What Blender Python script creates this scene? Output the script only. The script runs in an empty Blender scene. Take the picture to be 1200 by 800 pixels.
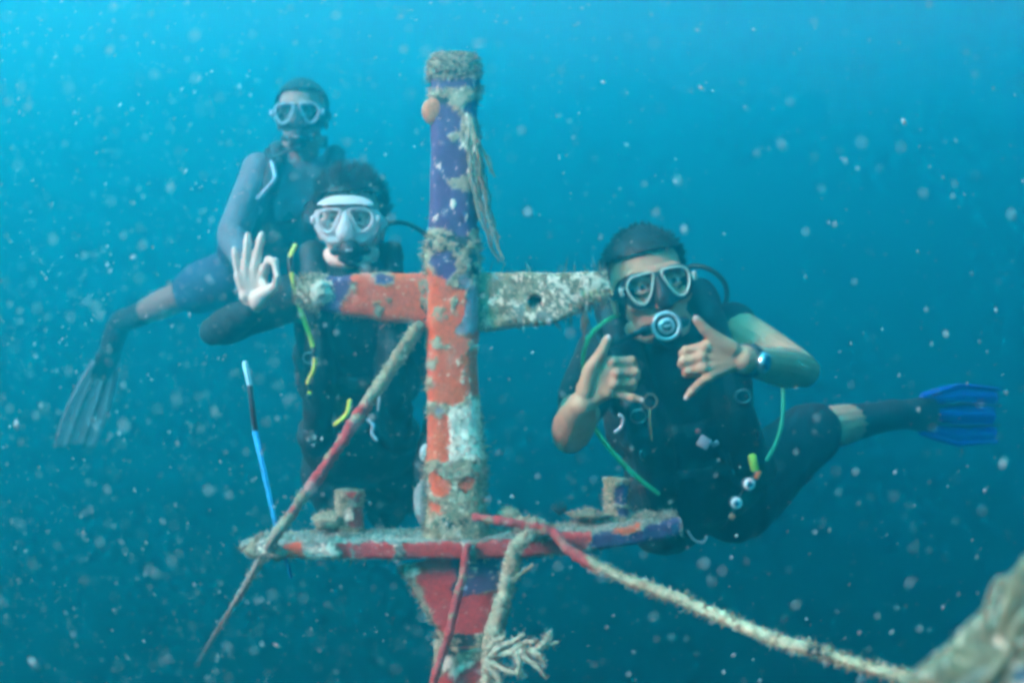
import bpy, bmesh, math, random
import numpy as np
from mathutils import Vector, Matrix

random.seed(7)
RNG = np.random.default_rng(11)
R = math.radians
S = bpy.context.scene
COL = S.collection

# ------------------------------------------------------------------ camera
FPX = 600 / math.tan(R(25))            # focal length in photo pixels (1200 wide)
cam = bpy.data.cameras.new('camera')
cam_o = bpy.data.objects.new('camera', cam)
COL.objects.link(cam_o)
S.camera = cam_o
cam_o.rotation_euler = (R(90), 0, 0)
cam.sensor_width = 36
cam.lens = 18 / math.tan(R(25))
cam.clip_start, cam.clip_end = 0.02, 500
cam.dof.use_dof = True
cam.dof.focus_distance = 2.08
cam.dof.aperture_fstop = 3.0

# ------------------------------------------------------------------ world and sun
SUN = Vector((-0.80, -0.42, 0.50)).normalized()
W = bpy.data.worlds.new('World')
S.world = W
W.use_nodes = True
_bg = W.node_tree.nodes['Background']
_sky = W.node_tree.nodes.new('ShaderNodeTexSky')
_sky.sky_type = 'NISHITA'
_sky.sun_disc = False
_sky.sun_elevation = math.asin(SUN.z)
_sky.sun_rotation = math.atan2(SUN.x, SUN.y)
W.node_tree.links.new(_sky.outputs[0], _bg.inputs[0])
_bg.inputs[1].default_value = 0.05
_l = bpy.data.lights.new('sun', 'SUN')
_l.energy = 5.0
_l.angle = R(18)
_l.color = (1.0, 0.92, 0.82)
sun_o = bpy.data.objects.new('sun', _l)
COL.objects.link(sun_o)
sun_o.rotation_euler = (-SUN).to_track_quat('-Z', 'Y').to_euler()

S.view_settings.view_transform = 'Standard'
S.view_settings.look = 'None'
S.view_settings.exposure = 5.12
S.view_settings.gamma = 1
S.cycles.use_denoising = True
S.cycles.volume_bounces = 2
S.cycles.max_bounces = 4
S.cycles.use_adaptive_sampling = True
S.cycles.adaptive_threshold = 0.025
S.cycles.transparent_max_bounces = 12
S.cycles.pixel_filter_type = 'BLACKMAN_HARRIS'
S.cycles.filter_width = 3.5


# ------------------------------------------------------------------ helpers
def P(px, py, d):
    """A point d metres in front of the lens that the photo shows at (px, py)."""
    return Vector(((px - 600) / FPX * d, d, -(py - 400) / FPX * d))


def _hash(ix, iy, iz, seed):
    h = (ix * 374761393 + iy * 668265263 + iz * 2147483647 + seed * 974711) & 0xFFFFFFFF
    h = ((h ^ (h >> 13)) * 1274126177) & 0xFFFFFFFF
    h = h ^ (h >> 16)
    return (h & 0xFFFF) / 65535.0


def vnoise(p, scale, seed=0):
    q = np.asarray(p, float) * scale
    i = np.floor(q).astype(np.int64)
    f = q - i
    f = f * f * (3 - 2 * f)
    out = 0
    for dx in (0, 1):
        wx = f[:, 0] if dx else 1 - f[:, 0]
        for dy in (0, 1):
            wy = f[:, 1] if dy else 1 - f[:, 1]
            for dz in (0, 1):
                wz = f[:, 2] if dz else 1 - f[:, 2]
                out = out + wx * wy * wz * _hash(i[:, 0] + dx, i[:, 1] + dy, i[:, 2] + dz, seed)
    return out * 2 - 1


def fbm(p, scale, seed=0, oct=3):
    a, s, t = 0, 1.0, 0
    for k in range(oct):
        a = a + s * vnoise(p, scale * 2 ** k, seed + 17 * k)
        t += s
        s *= 0.55
    return a / t


def cr(pts, n):
    """Catmull-Rom curve through points (tuples of any length), n samples."""
    p = np.array([list(q) for q in pts], float)
    p = np.vstack([2 * p[0] - p[1], p, 2 * p[-1] - p[-2]])
    m = len(p) - 3
    out = []
    for k in range(n):
        u = k / (n - 1) * m
        i = min(int(u), m - 1)
        t = u - i
        a, b, c, d = p[i], p[i + 1], p[i + 2], p[i + 3]
        out.append(0.5 * (2 * b + (c - a) * t + (2 * a - 5 * b + 4 * c - d) * t * t + (3 * b - a - 3 * c + d) * t ** 3))
    return np.array(out)


def unit(v):
    v = np.asarray(v, float)
    return v / (np.linalg.norm(v) + 1e-12)


class MB:
    """Collects shapes; becomes ONE mesh."""

    def __init__(s):
        s.v, s.f, s.c, s.n = [], [], [], 0

    def add(s, v, f, col=None):
        v = np.asarray(v, float).reshape(-1, 3)
        s.v.append(v)
        s.f += [tuple(int(i) + s.n for i in q) for q in f]
        c = np.ones((len(v), 3)) if col is None else np.broadcast_to(np.asarray(col, float), (len(v), 3))
        s.c.append(c)
        s.n += len(v)

    def loft(s, path, rx, ry=None, side=None, n=14, power=2.0, cap='round', col=None):
        p = np.array([list(q) for q in path], float)
        m = len(p)
        rx = np.broadcast_to(np.asarray(rx, float), (m,)).copy()
        ry = rx.copy() if ry is None else np.broadcast_to(np.asarray(ry, float), (m,)).copy()
        t = np.gradient(p, axis=0)
        t = t / (np.linalg.norm(t, axis=1)[:, None] + 1e-12)
        if side is None:
            a = np.array((0, 0, 1.0)) if abs(t[0][2]) < 0.8 else np.array((1.0, 0, 0))
            sd = []
            cur = unit(np.cross(t[0], a))
            for k in range(m):
                cur = unit(cur - t[k] * cur.dot(t[k]))
                sd.append(cur)
            sd = np.array(sd)
        else:
            side = np.asarray(side, float)
            sd = np.array([unit(side - t[k] * np.dot(side, t[k])) for k in range(m)])
        nn = np.cross(t, sd)
        pp, xx, yy, ss, nq = list(p), list(rx), list(ry), list(sd), list(nn)
        if cap == 'round':
            r0, r1 = min(rx[0], ry[0]), min(rx[-1], ry[-1])
            pre, post = [], []
            for ang in (80, 60, 35):
                c_, s_ = math.cos(R(ang)), math.sin(R(ang))
                pre.append((p[0] - t[0] * r0 * s_, rx[0] * c_, ry[0] * c_))
                post.insert(0, (p[-1] + t[-1] * r1 * s_, rx[-1] * c_, ry[-1] * c_))
            pp = [q[0] for q in pre] + pp + [q[0] for q in post]
            xx = [q[1] for q in pre] + xx + [q[1] for q in post]
            yy = [q[2] for q in pre] + yy + [q[2] for q in post]
            ss = [sd[0]] * 3 + ss + [sd[-1]] * 3
            nq = [nn[0]] * 3 + nq + [nn[-1]] * 3
        th = np.linspace(0, 2 * math.pi, n, endpoint=False)
        cx = np.sign(np.cos(th)) * np.abs(np.cos(th)) ** (2 / power)
        cy = np.sign(np.sin(th)) * np.abs(np.sin(th)) ** (2 / power)
        if power > 2.5 and n > 30:              # even spacing round the squarish section
            tf = np.linspace(0, 2 * math.pi, 4001)
            fx = np.sign(np.cos(tf)) * np.abs(np.cos(tf)) ** (2 / power)
            fz = np.sign(np.sin(tf)) * np.abs(np.sin(tf)) ** (2 / power)
            al = np.concatenate([[0], np.cumsum(np.hypot(np.diff(fx) * rx.mean(), np.diff(fz) * ry.mean()))])
            tt_ = np.linspace(0, al[-1], n, endpoint=False)
            cx, cy = np.interp(tt_, al, fx), np.interp(tt_, al, fz)
        V = np.array([pp[k] + np.outer(cx * xx[k], ss[k]) + np.outer(cy * yy[k], nq[k]) for k in range(len(pp))]).reshape(-1, 3)
        M = len(pp)
        F = [(k * n + j, k * n + (j + 1) % n, (k + 1) * n + (j + 1) % n, (k + 1) * n + j) for k in range(M - 1) for j in range(n)]
        if cap:
            V = np.vstack([V, pp[0], pp[-1]])
            F += [(M * n, (j + 1) % n, j) for j in range(n)]
            F += [(M * n + 1, (M - 1) * n + j, (M - 1) * n + (j + 1) % n) for j in range(n)]
        if col is not None and np.ndim(col) == 2:
            cc = np.asarray(col, float)
            idx = np.clip(np.arange(M) - (3 if cap == 'round' else 0), 0, m - 1)
            col = np.repeat(cc[idx], n, axis=0)
            if cap:
                col = np.vstack([col, cc[0], cc[-1]])
        s.add(V, F, col)
        return s

    def ell(s, c, r, M=None, nu=16, nv=10, col=None):
        V = [(0, 0, 1)]
        for i in range(1, nv):
            a = math.pi * i / nv
            for j in range(nu):
                b = 2 * math.pi * j / nu
                V.append((math.sin(a) * math.cos(b), math.sin(a) * math.sin(b), math.cos(a)))
        V.append((0, 0, -1))
        V = np.array(V) * np.asarray(r, float)
        V = xf(V, M, rot=True) + np.asarray(list(c), float) if M is not None else V + np.asarray(list(c), float)
        F = [(0, 1 + j, 1 + (j + 1) % nu) for j in range(nu)]
        for i in range(nv - 2):
            a = 1 + i * nu
            F += [(a + j, a + nu + j, a + nu + (j + 1) % nu, a + (j + 1) % nu) for j in range(nu)]
        a = 1 + (nv - 2) * nu
        F += [(len(V) - 1, a + (j + 1) % nu, a + j) for j in range(nu)]
        s.add(V, F, col)
        return s

    def box(s, c, h, M=None, bev=0.15, col=None):
        """box with bevelled edges, half sizes h"""
        h = np.asarray(h, float)
        b = min(h) * bev
        V, idx = [], {}
        for sx in (-1, 1):
            for sy in (-1, 1):
                for sz in (-1, 1):
                    for ax in range(3):
                        q = np.array((sx, sy, sz)) * (h - b)
                        q[ax] = (sx, sy, sz)[ax] * h[ax]
                        idx[(sx, sy, sz, ax)] = len(V)
                        V.append(q)
        bm = bmesh.new()
        bv = [bm.verts.new(q) for q in V]
        r = bmesh.ops.convex_hull(bm, input=bv)
        bm.verts.index_update()
        F = [tuple(v.index for v in f.verts) for f in bm.faces]
        V = [tuple(v.co) for v in bm.verts]
        bm.free()
        V = np.array(V)
        V = xf(V, M, rot=True) if M is not None else V
        s.add(V + np.asarray(list(c), float), F, col)
        return s

    def xform(s, M):
        s.v = [xf(v, M) for v in s.v]
        return s

    def verts(s):
        return np.vstack(s.v)

    def mesh(s, name, off=(0, 0, 0), smooth=True):
        v = s.verts() - np.asarray(list(off), float)
        me = bpy.data.meshes.new(name)
        me.from_pydata(v.tolist(), [], s.f)
        c = np.vstack(s.c)
        at = me.color_attributes.new('tint', 'FLOAT_COLOR', 'POINT')
        at.data.foreach_set('color', np.hstack([c, np.ones((len(c), 1))]).astype(np.float32).ravel())
        if smooth:
            me.polygons.foreach_set('use_smooth', np.ones(len(me.polygons), bool))
        me.update()
        return me


def xf(v, M, rot=False):
    A = np.array(M.to_3x3())
    v = np.asarray(v, float) @ A.T
    return v if rot else v + np.array(M.translation)


def remesh(mb, voxel, smooth=3, factor=0.5):
    """melt overlapping shapes into one continuous skin"""
    me = mb.mesh('tmp')
    o = bpy.data.objects.new('tmp', me)
    COL.objects.link(o)
    r = o.modifiers.new('r', 'REMESH')
    r.mode = 'VOXEL'
    r.voxel_size = voxel
    if smooth:
        q = o.modifiers.new('s', 'SMOOTH')
        q.factor = factor
        q.iterations = smooth
    dg = bpy.context.evaluated_depsgraph_get()
    ev = o.evaluated_get(dg)
    out = bpy.data.meshes.new_from_object(ev)
    bpy.data.objects.remove(o)
    bpy.data.meshes.remove(me)
    nb = MB()
    v = np.empty(len(out.vertices) * 3)
    out.vertices.foreach_get('co', v)
    f = np.empty(len(out.loops), np.int64)
    out.loops.foreach_get('vertex_index', f)
    st = np.empty(len(out.polygons), np.int64)
    out.polygons.foreach_get('loop_start', st)
    tot = np.empty(len(out.polygons), np.int64)
    out.polygons.foreach_get('loop_total', tot)
    nrm = np.empty(len(out.vertices) * 3)
    out.vertices.foreach_get('normal', nrm)
    fl = f.tolist()
    nb.add(v.reshape(-1, 3), [tuple(fl[a:a + b]) for a, b in zip(st.tolist(), tot.tolist())])
    nb.nrm = nrm.reshape(-1, 3)
    bpy.data.meshes.remove(out)
    return nb


LOC = {}


def thing(name, label, cat, loc=(0, 0, 0), group=None):
    o = bpy.data.objects.new(name, None)
    o.empty_display_size = 0.1
    COL.objects.link(o)
    o.location = loc
    o['label'] = label
    o['category'] = cat
    if group:
        o['group'] = group
    LOC[o.name] = Vector(loc)
    return o


def part(name, mb, mat, parent, kind=None, smooth=True, label=None):
    off = LOC[parent.name]
    o = bpy.data.objects.new(name, mb.mesh(name, off, smooth) if isinstance(mb, MB) else mb)
    COL.objects.link(o)
    o.parent = parent
    o.data.materials.append(mat)
    LOC[o.name] = off
    if kind:
        o['kind'] = kind
    if label:
        o['label'] = label
    return o


def solo(name, mb, mat, label=None, cat=None, kind=None, group=None, smooth=True):
    o = bpy.data.objects.new(name, mb.mesh(name, (0, 0, 0), smooth))
    COL.objects.link(o)
    o.data.materials.append(mat)
    if label:
        o['label'] = label
    if cat:
        o['category'] = cat
    if kind:
        o['kind'] = kind
    if group:
        o['group'] = group
    return o


def pmat(name, col=(1, 1, 1), rough=0.6, var=0.15, scale=40, bump=0.2, bscale=None, tint=False, metal=0, spec=0.3, bdist=0.003, trans=0.0):
    m = bpy.data.materials.new(name)
    m.use_nodes = True
    t = m.node_tree
    b = t.nodes['Principled BSDF']
    b.inputs['Roughness'].default_value = rough
    b.inputs['Metallic'].default_value = metal
    b.inputs['Specular IOR Level'].default_value = spec
    tc = t.nodes.new('ShaderNodeTexCoord')
    nz = t.nodes.new('ShaderNodeTexNoise')
    nz.inputs['Scale'].default_value = scale
    nz.inputs['Detail'].default_value = 4
    t.links.new(tc.outputs['Object'], nz.inputs['Vector'])
    mr = t.nodes.new('ShaderNodeMapRange')
    mr.inputs['From Min'].default_value = 0.3
    mr.inputs['From Max'].default_value = 0.7
    mr.inputs['To Min'].default_value = 1 - var
    mr.inputs['To Max'].default_value = 1 + var
    t.links.new(nz.outputs['Fac'], mr.inputs['Value'])
    mx = t.nodes.new('ShaderNodeVectorMath')
    mx.operation = 'SCALE'
    if tint:
        a = t.nodes.new('ShaderNodeVertexColor')
        a.layer_name = 'tint'
        t.links.new(a.outputs['Color'], mx.inputs[0])
    else:
        mx.inputs[0].default_value = col
    t.links.new(mr.outputs[0], mx.inputs['Scale'])
    t.links.new(mx.outputs[0], b.inputs['Base Color'])
    if bump:
        n2 = t.nodes.new('ShaderNodeTexNoise')
        n2.inputs['Scale'].default_value = bscale or scale * 3
        n2.inputs['Detail'].default_value = 3
        t.links.new(tc.outputs['Object'], n2.inputs['Vector'])
        bp = t.nodes.new('ShaderNodeBump')
        bp.inputs['Strength'].default_value = bump
        bp.inputs['Distance'].default_value = bdist
        t.links.new(n2.outputs['Fac'], bp.inputs['Height'])
        t.links.new(bp.outputs[0], b.inputs['Normal'])
    if trans:
        out = t.nodes['Material Output']
        tr = t.nodes.new('ShaderNodeBsdfTranslucent')
        t.links.new(mx.outputs[0], tr.inputs['Color'])
        ms = t.nodes.new('ShaderNodeMixShader')
        ms.inputs[0].default_value = trans
        t.links.new(b.outputs[0], ms.inputs[1])
        t.links.new(tr.outputs[0], ms.inputs[2])
        t.links.new(ms.outputs[0], out.inputs[0])
    return m


def glassmat(name, col=(0.97, 0.98, 0.98), gloss=0.03):
    m = bpy.data.materials.new(name)
    m.use_nodes = True
    t = m.node_tree
    t.nodes.clear()
    o = t.nodes.new('ShaderNodeOutputMaterial')
    a = t.nodes.new('ShaderNodeBsdfTransparent')
    a.inputs[0].default_value = (*col, 1)
    g = t.nodes.new('ShaderNodeBsdfGlossy')
    g.inputs['Roughness'].default_value = 0.15
    x = t.nodes.new('ShaderNodeMixShader')
    x.inputs[0].default_value = gloss
    t.links.new(a.outputs[0], x.inputs[1])
    t.links.new(g.outputs[0], x.inputs[2])
    t.links.new(x.outputs[0], o.inputs[0])
    return m


# palette of surface colours (linear)
ORANGE = (0.62, 0.092, 0.024)
RED = (0.50, 0.034, 0.030)
PURPLE = (0.075, 0.042, 0.135)
LAV = (0.26, 0.24, 0.28)
BEIGE = (0.33, 0.29, 0.18)
OLIVE = (0.27, 0.24, 0.14)
PALE = (0.76, 0.70, 0.54)
TEAL = (0.24, 0.27, 0.22)
DARK = (0.025, 0.035, 0.035)  # dark growth and fibre; also paints the shade inside the crossarm hole

M_GROW = pmat('encrusted_surface', tint=True, rough=0.85, var=0.22, scale=160, bump=0.8, bscale=420, bdist=0.003)
M_FUZZ = pmat('hydroid', tint=True, rough=0.9, var=0.2, scale=90, bump=0, trans=0.3)
M_ROPE = pmat('rope_fibre', tint=True, rough=0.9, var=0.25, scale=220, bump=0.6, bscale=500, bdist=0.002)
M_SKIN_TAN = pmat('skin_tan', (0.47, 0.265, 0.150), rough=0.5, var=0.16, scale=38, bump=0.35, bscale=260, bdist=0.0015)
M_SKIN_PALE = pmat('skin_pale', (0.68, 0.50, 0.40), rough=0.5, var=0.10, scale=38, bump=0.3, bscale=260, bdist=0.0015)
M_SKIN_MID = pmat('skin_mid', (0.25, 0.17, 0.12), rough=0.55, var=0.06, scale=60, bump=0.1, bscale=500, bdist=0.001)
M_NEO = pmat('black_neoprene', (0.012, 0.014, 0.018), rough=0.75, var=0.3, scale=30, bump=0.35, bscale=90, bdist=0.004)
M_NYL = pmat('black_nylon', (0.016, 0.018, 0.022), rough=0.6, var=0.3, scale=50, bump=0.5, bscale=120, bdist=0.004)
M_GREY = pmat('grey_rashguard', (0.13, 0.17, 0.21), rough=0.8, var=0.12, scale=25, bump=0.4, bscale=60, bdist=0.006)
M_BLUES = pmat('blue_shorts_cloth', (0.020, 0.060, 0.13), rough=0.8, var=0.2, scale=25, bump=0.5, bscale=50, bdist=0.006)
M_STRAP = pmat('grey_webbing', (0.055, 0.060, 0.066), rough=0.7, var=0.2, scale=80, bump=0.3)
M_HAIR = pmat('black_hair', (0.010, 0.009, 0.009), rough=0.5, var=0.3, scale=200, bump=0)
M_RUB = pmat('black_rubber', (0.014, 0.015, 0.016), rough=0.5, var=0.1, scale=60, bump=0.1)
M_WSIL = pmat('white_silicone', (0.84, 0.86, 0.86), rough=0.45, var=0.04, scale=60, bump=0.05, trans=0.5)
M_RIM = pmat('pale_plastic', (0.36, 0.47, 0.40), rough=0.35, var=0.08, scale=90, bump=0.05)
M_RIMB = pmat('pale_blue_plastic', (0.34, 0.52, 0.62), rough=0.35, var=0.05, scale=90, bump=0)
M_STEEL = pmat('brushed_steel', (0.62, 0.64, 0.66), rough=0.28, var=0.08, scale=120, bump=0.05, metal=1.0)
M_CHROME = pmat('pale_steel', (0.66, 0.68, 0.70), rough=0.3, var=0.08, scale=120, bump=0.05, metal=0.6)
M_LENS = glassmat('mask_glass')
M_GREEN = pmat('green_hose', (0.16, 0.62, 0.22), rough=0.4, var=0.1, scale=60, bump=0.05)
M_YEL = pmat('yellow_hose', (0.62, 0.66, 0.06), rough=0.4, var=0.1, scale=60, bump=0.05)
M_BFIN = pmat('blue_fin_rubber', (0.008, 0.075, 0.46), rough=0.4, var=0.12, scale=30, bump=0.1)
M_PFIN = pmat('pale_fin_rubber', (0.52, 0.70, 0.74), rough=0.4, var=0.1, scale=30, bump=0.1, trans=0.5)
M_TANK = pmat('grey_painted_tank', (0.10, 0.11, 0.12), rough=0.45, var=0.15, scale=30, bump=0.1)
M_EYE = pmat('eye_white', tint=True, rough=0.25, var=0.02, bump=0, spec=0.5)
M_TINT = pmat('plastic_tinted', tint=True, rough=0.4, var=0.06, scale=80, bump=0.05)

# ------------------------------------------------------------------ the setting: sea surface, seabed, water
def grid(x0, x1, y0, y1, nx, ny, z, amp, sc, seed):
    X, Y = np.meshgrid(np.linspace(x0, x1, nx), np.linspace(y0, y1, ny), indexing='ij')
    p = np.stack([X.ravel(), Y.ravel(), np.zeros(X.size)], 1)
    p[:, 2] = z + amp * fbm(p, sc, seed)
    f = [(i * ny + j, (i + 1) * ny + j, (i + 1) * ny + j + 1, i * ny + j + 1) for i in range(nx - 1) for j in range(ny - 1)]
    m = MB()
    m.add(p, f)
    return m


m_sea = bpy.data.materials.new('sea_surface_light_filter')
m_sea.use_nodes = True
_t = m_sea.node_tree
_t.nodes.clear()
_o = _t.nodes.new('ShaderNodeOutputMaterial')
_a = _t.nodes.new('ShaderNodeBsdfTransparent')
_a.inputs[0].default_value = (0.49, 0.92, 0.80, 1)  # unseen sheet, tint added to filter the sun and sky light coming down
_t.links.new(_a.outputs[0], _o.inputs[0])
solo('sea_surface', grid(-59.5, 59.5, -49.5, 69.5, 120, 120, 7.5, 0.10, 0.6, 3), m_sea, kind='structure')
solo('seabed', grid(-59.5, 59.5, -49.5, 69.5, 160, 160, -6.4, 0.3, 0.35, 5),
     pmat('silty_sand', (0.060, 0.075, 0.072), rough=0.95, var=0.3, scale=1.2, bump=0.6, bscale=9, bdist=0.05), kind='structure')

hb = MB()
hb.add([(x, y, z) for x in (-60, 60) for y in (-50, 70) for z in (-7.9, 7.75)],
       [(0, 1, 3, 2), (4, 6, 7, 5), (0, 4, 5, 1), (2, 3, 7, 6), (0, 2, 6, 4), (1, 5, 7, 3)])
m_haze = bpy.data.materials.new('sea_water')
m_haze.use_nodes = True
_t = m_haze.node_tree
_t.nodes.clear()
_o = _t.nodes.new('ShaderNodeOutputMaterial')
_v = _t.nodes.new('ShaderNodeVolumePrincipled')
_v.inputs['Color'].default_value = (0.010, 0.55, 0.66, 1)
_v.inputs['Absorption Color'].default_value = (0.17, 0.02, 0.06, 1)
_v.inputs['Anisotropy'].default_value = 0.72
_v.inputs['Density'].default_value = 0.285
_t.links.new(_v.outputs[0], _o.inputs['Volume'])
haze = solo('haze', hb, m_haze, kind='stuff', smooth=False)
haze['label'] = 'blue green sea water fading far things'


# ------------------------------------------------------------------ encrusted timber cross
def proj(v):
    return 600 + v[:, 0] / v[:, 1] * FPX, 400 - v[:, 2] / v[:, 1] * FPX


def inside(poly, x, y):
    c = np.zeros(len(x), bool)
    n = len(poly)
    for i in range(n):
        x0, y0 = poly[i]
        x1, y1 = poly[(i + 1) % n]
        k = ((y0 > y) != (y1 > y)) & (x < (x1 - x0) * (y - y0) / (y1 - y0 + 1e-9) + x0)
        c ^= k
    return c


def paint(v, base, marks, warp=2.6, seed=1):
    """colour growth patches; returns colours and a crust mask (1 = rough crust)"""
    x, y = proj(v)
    x = x + warp * fbm(v, 90, seed) * 2 + 1.2 * vnoise(v, 330, seed + 5)
    y = y + warp * fbm(v, 90, seed + 9) * 2 + 1.2 * vnoise(v, 330, seed + 6)
    jg = np.random.default_rng(seed)
    x = x + jg.normal(0, 0.7, len(x))
    y = y + jg.normal(0, 0.7, len(y))
    c = np.tile(np.asarray(base, float), (len(v), 1))
    mot = fbm(v, 130, seed + 2)
    c *= (1 + 0.35 * mot)[:, None]
    sp = vnoise(v, 230, seed + 3)
    c[sp > 0.52] = np.asarray(PALE) * 0.85
    c[sp < -0.55] *= 0.40
    ol = fbm(v, 60, seed + 8) > 0.12
    c[ol] = c[ol] * np.array((0.72, 0.74, 0.66))
    cr_ = np.ones(len(v))
    for mk in marks:
        kind, geo, col = mk[0], mk[1], mk[2]
        if kind == 'p':
            k = inside(geo, x, y)
        else:
            cx, cy, rx, ry = geo
            k = ((x - cx) / rx) ** 2 + ((y - cy) / ry) ** 2 < 1
        if len(mk) > 3:                     # broken up by noise
            k &= fbm(v, mk[3], seed + 31) > mk[4]
        c[k] = np.asarray(col) * (1 + 0.16 * mot[k])[:, None]
        cr_[k] = 1.0 if col in (BEIGE, PALE, TEAL, OLIVE) else 0.0
    # pinprick barnacles on the coloured growth
    fl = (vnoise(v, 300, seed + 40) > 0.80) & (cr_ < 0.5)
    c[fl] = np.asarray(PALE) * 0.9
    return c, cr_


def outward(v, centre_line):
    d = v - centre_line
    return d / (np.linalg.norm(d, axis=1)[:, None] + 1e-9)


def encrust(path, rx, ry, side, n, m, power, base, marks, seed, crust=0.004, dents=()):
    """a timber as a dense sheet of growth: loft, paint, push the crust out"""
    q = cr([list(p) + [a, b] for p, a, b in zip(path, rx, ry)], m)
    mb = MB()
    mb.loft(q[:, :3], q[:, 3], q[:, 4], side=side, n=n, power=power, cap='flat')
    v = mb.verts()
    cl = np.vstack([np.repeat(q[:, :3], n, axis=0), q[0, :3], q[-1, :3]])
    c, k = paint(v, base, marks, seed=seed)
    d = outward(v, cl)
    h = k * (0.0008 + crust * (0.45 * np.clip(fbm(v, 95, seed + 50) + 0.25, 0, 1.2) + 0.40 * np.clip(fbm(v, 240, seed + 52) + 0.2, 0, 1.2))) + 0.0030 * fbm(v, 26, seed + 51) + 0.0006 * fbm(v, 300, seed + 53)
    for (px, py, r, depth) in dents:
        x, y = proj(v)
        front = d[:, 1] < 0.2
        kk = (((x - px) ** 2 + (y - py) ** 2) < r * r) & front
        h[kk] -= depth
        c[kk] = DARK  # shade of the hole painted into the dent
    v = v + d * h[:, None]
    mb.v = [v]
    mb.c = [c]
    mb.crust = k
    mb.dir = d
    return mb


def tufts(src_v, src_d, n, length, rad, seed, cols, branch=2, droop=0.0, wob=0.5):
    """thin branching hydroid spikes growing from surface points"""
    rg = np.random.default_rng(seed)
    mb = MB()
    if len(src_v) == 0:
        return mb
    pick = rg.integers(0, len(src_v), n)
    for i in pick:
        p = src_v[i]
        d0 = unit(src_d[i] + rg.normal(0, wob, 3))
        L = length * rg.uniform(0.4, 1.5)
        col = np.asarray(cols[rg.integers(0, len(cols))]) * rg.uniform(0.7, 1.2)
        for b in range(1 + rg.integers(0, branch + 1)):
            dd = unit(d0 + rg.normal(0, 0.35, 3) * (b > 0) + np.array((0, 0, -droop)))
            LL = L * (1 if b == 0 else rg.uniform(0.4, 0.9))
            bend = rg.normal(0, 0.18, 3)
            pts = [p - d0 * 0.002, p + dd * LL * 0.5 + bend * LL * 0.25, p + dd * LL + bend * LL * 0.5]
            mb.loft(pts, [rad, rad * 0.75, rad * 0.25], n=3, cap='flat', col=col)
    return mb


cross = thing('encrusted_cross', 'upright wooden cross covered in orange, purple and beige sea growth', 'wooden cross', P(545, 660, 1.95))

# --- post
post_marks = [
    ('p', [(500, 94), (565, 92), (566, 102), (500, 104)], PURPLE),
    ('e', (514, 84, 6, 5), DARK, 260, 0.0), ('e', (540, 80, 14, 10), DARK, 240, 0.10), ('e', (524, 90, 14, 5), DARK, 240, 0.15),
    ('e', (520, 118, 7, 5), DARK), ('e', (538, 116, 8, 7), BEIGE),
    ('p', [(498, 126), (530, 122), (538, 136), (548, 120), (566, 120), (566, 282), (498, 276)], PURPLE),
    ('p', [(538, 128), (549, 138), (570, 140), (570, 265), (560, 262), (553, 222), (545, 208), (556, 190), (551, 172), (541, 150)], BEIGE),
    ('p', [(522, 160), (540, 152), (548, 168), (528, 164)], BEIGE),
    ('e', (544, 170, 5, 6), PALE), ('e', (516, 195, 3.4, 5), PALE), ('e', (551, 200, 3, 5), PALE),
    ('p', [(519, 214), (545, 204), (560, 210), (556, 226), (538, 222)], BEIGE),
    ('e', (531, 241, 1.8, 7), PALE), ('e', (546, 254, 1.6, 5), PALE), ('e', (510, 255, 2, 4), PALE),
    ('p', [(498, 272), (518, 266), (530, 276), (540, 280), (556, 268), (570, 270), (570, 345), (498, 330)], BEIGE),
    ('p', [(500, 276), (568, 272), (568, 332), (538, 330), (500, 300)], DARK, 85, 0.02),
    ('p', [(503, 308), (512, 296), (528, 296), (534, 308), (532, 324), (522, 330), (510, 318)], PURPLE),
    ('p', [(534, 322), (550, 318), (552, 336), (540, 340)], LAV),
    ('p', [(500, 316), (508, 318), (522, 328), (526, 336), (542, 338), (546, 356), (541, 376), (530, 390), (546, 394), (562, 386), (564, 462),
           (550, 464), (536, 478), (524, 474), (512, 472), (498, 468)], ORANGE),
    ('p', [(547, 338), (556, 336), (566, 345), (566, 384), (546, 394), (534, 386), (543, 374)], LAV),
    ('e', (515, 368, 7, 11), BEIGE, 140, -0.2), ('e', (532, 358, 4.5, 10), BEIGE, 140, -0.2), ('e', (513, 402, 6, 9), BEIGE),
    ('e', (524, 407, 3, 4), BEIGE), ('e', (552, 406, 5, 6), BEIGE), ('e', (537, 424, 3, 4), PALE), ('e', (504, 426, 9, 7), BEIGE),
    ('e', (503, 450, 6, 9), BEIGE), ('e', (543, 437, 4, 2), BEIGE), ('e', (540, 446, 2, 2), PALE), ('e', (544, 416, 4, 2), BEIGE),
    ('p', [(526, 478), (545, 476), (556, 470), (572, 466), (572, 548), (524, 546)], PALE),
    ('p', [(498, 488), (512, 490), (526, 486), (526, 540), (498, 540)], ORANGE),
    ('e', (515, 482, 10, 8), BEIGE), ('e', (515, 482, 5, 4), LAV),
    ('p', [(496, 540), (574, 538), (572, 556), (496, 554)], BEIGE),
    ('p', [(504, 550), (514, 556), (528, 566), (526, 578), (512, 582), (504, 574)], ORANGE),
    ('p', [(534, 566), (546, 558), (554, 560), (552, 572), (542, 578)], ORANGE),
    ('p', [(502, 586), (514, 592), (524, 600), (514, 604), (504, 598)], ORANGE),
    ('e', (524, 616, 9, 6), DARK, 200, -0.1), ('e', (545, 612, 6, 4), DARK, 200, 0.0),
]
pp = [P(533, 66, 2.12), P(533, 78, 2.12), P(533, 97, 2.115), P(533, 106, 2.11), P(532, 170, 2.09), P(531, 270, 2.06), P(531, 300, 2.05), P(531, 350, 2.04),
      P(530, 420, 2.02), P(532, 500, 2.0), P(534, 548, 1.985), P(534, 580, 1.975), P(535, 632, 1.96)]
prx = [.036, .045, .047, .043, .0435, .0450, .0505, .0480, .0460, .0470, .0530, .0490, .0560]
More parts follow.
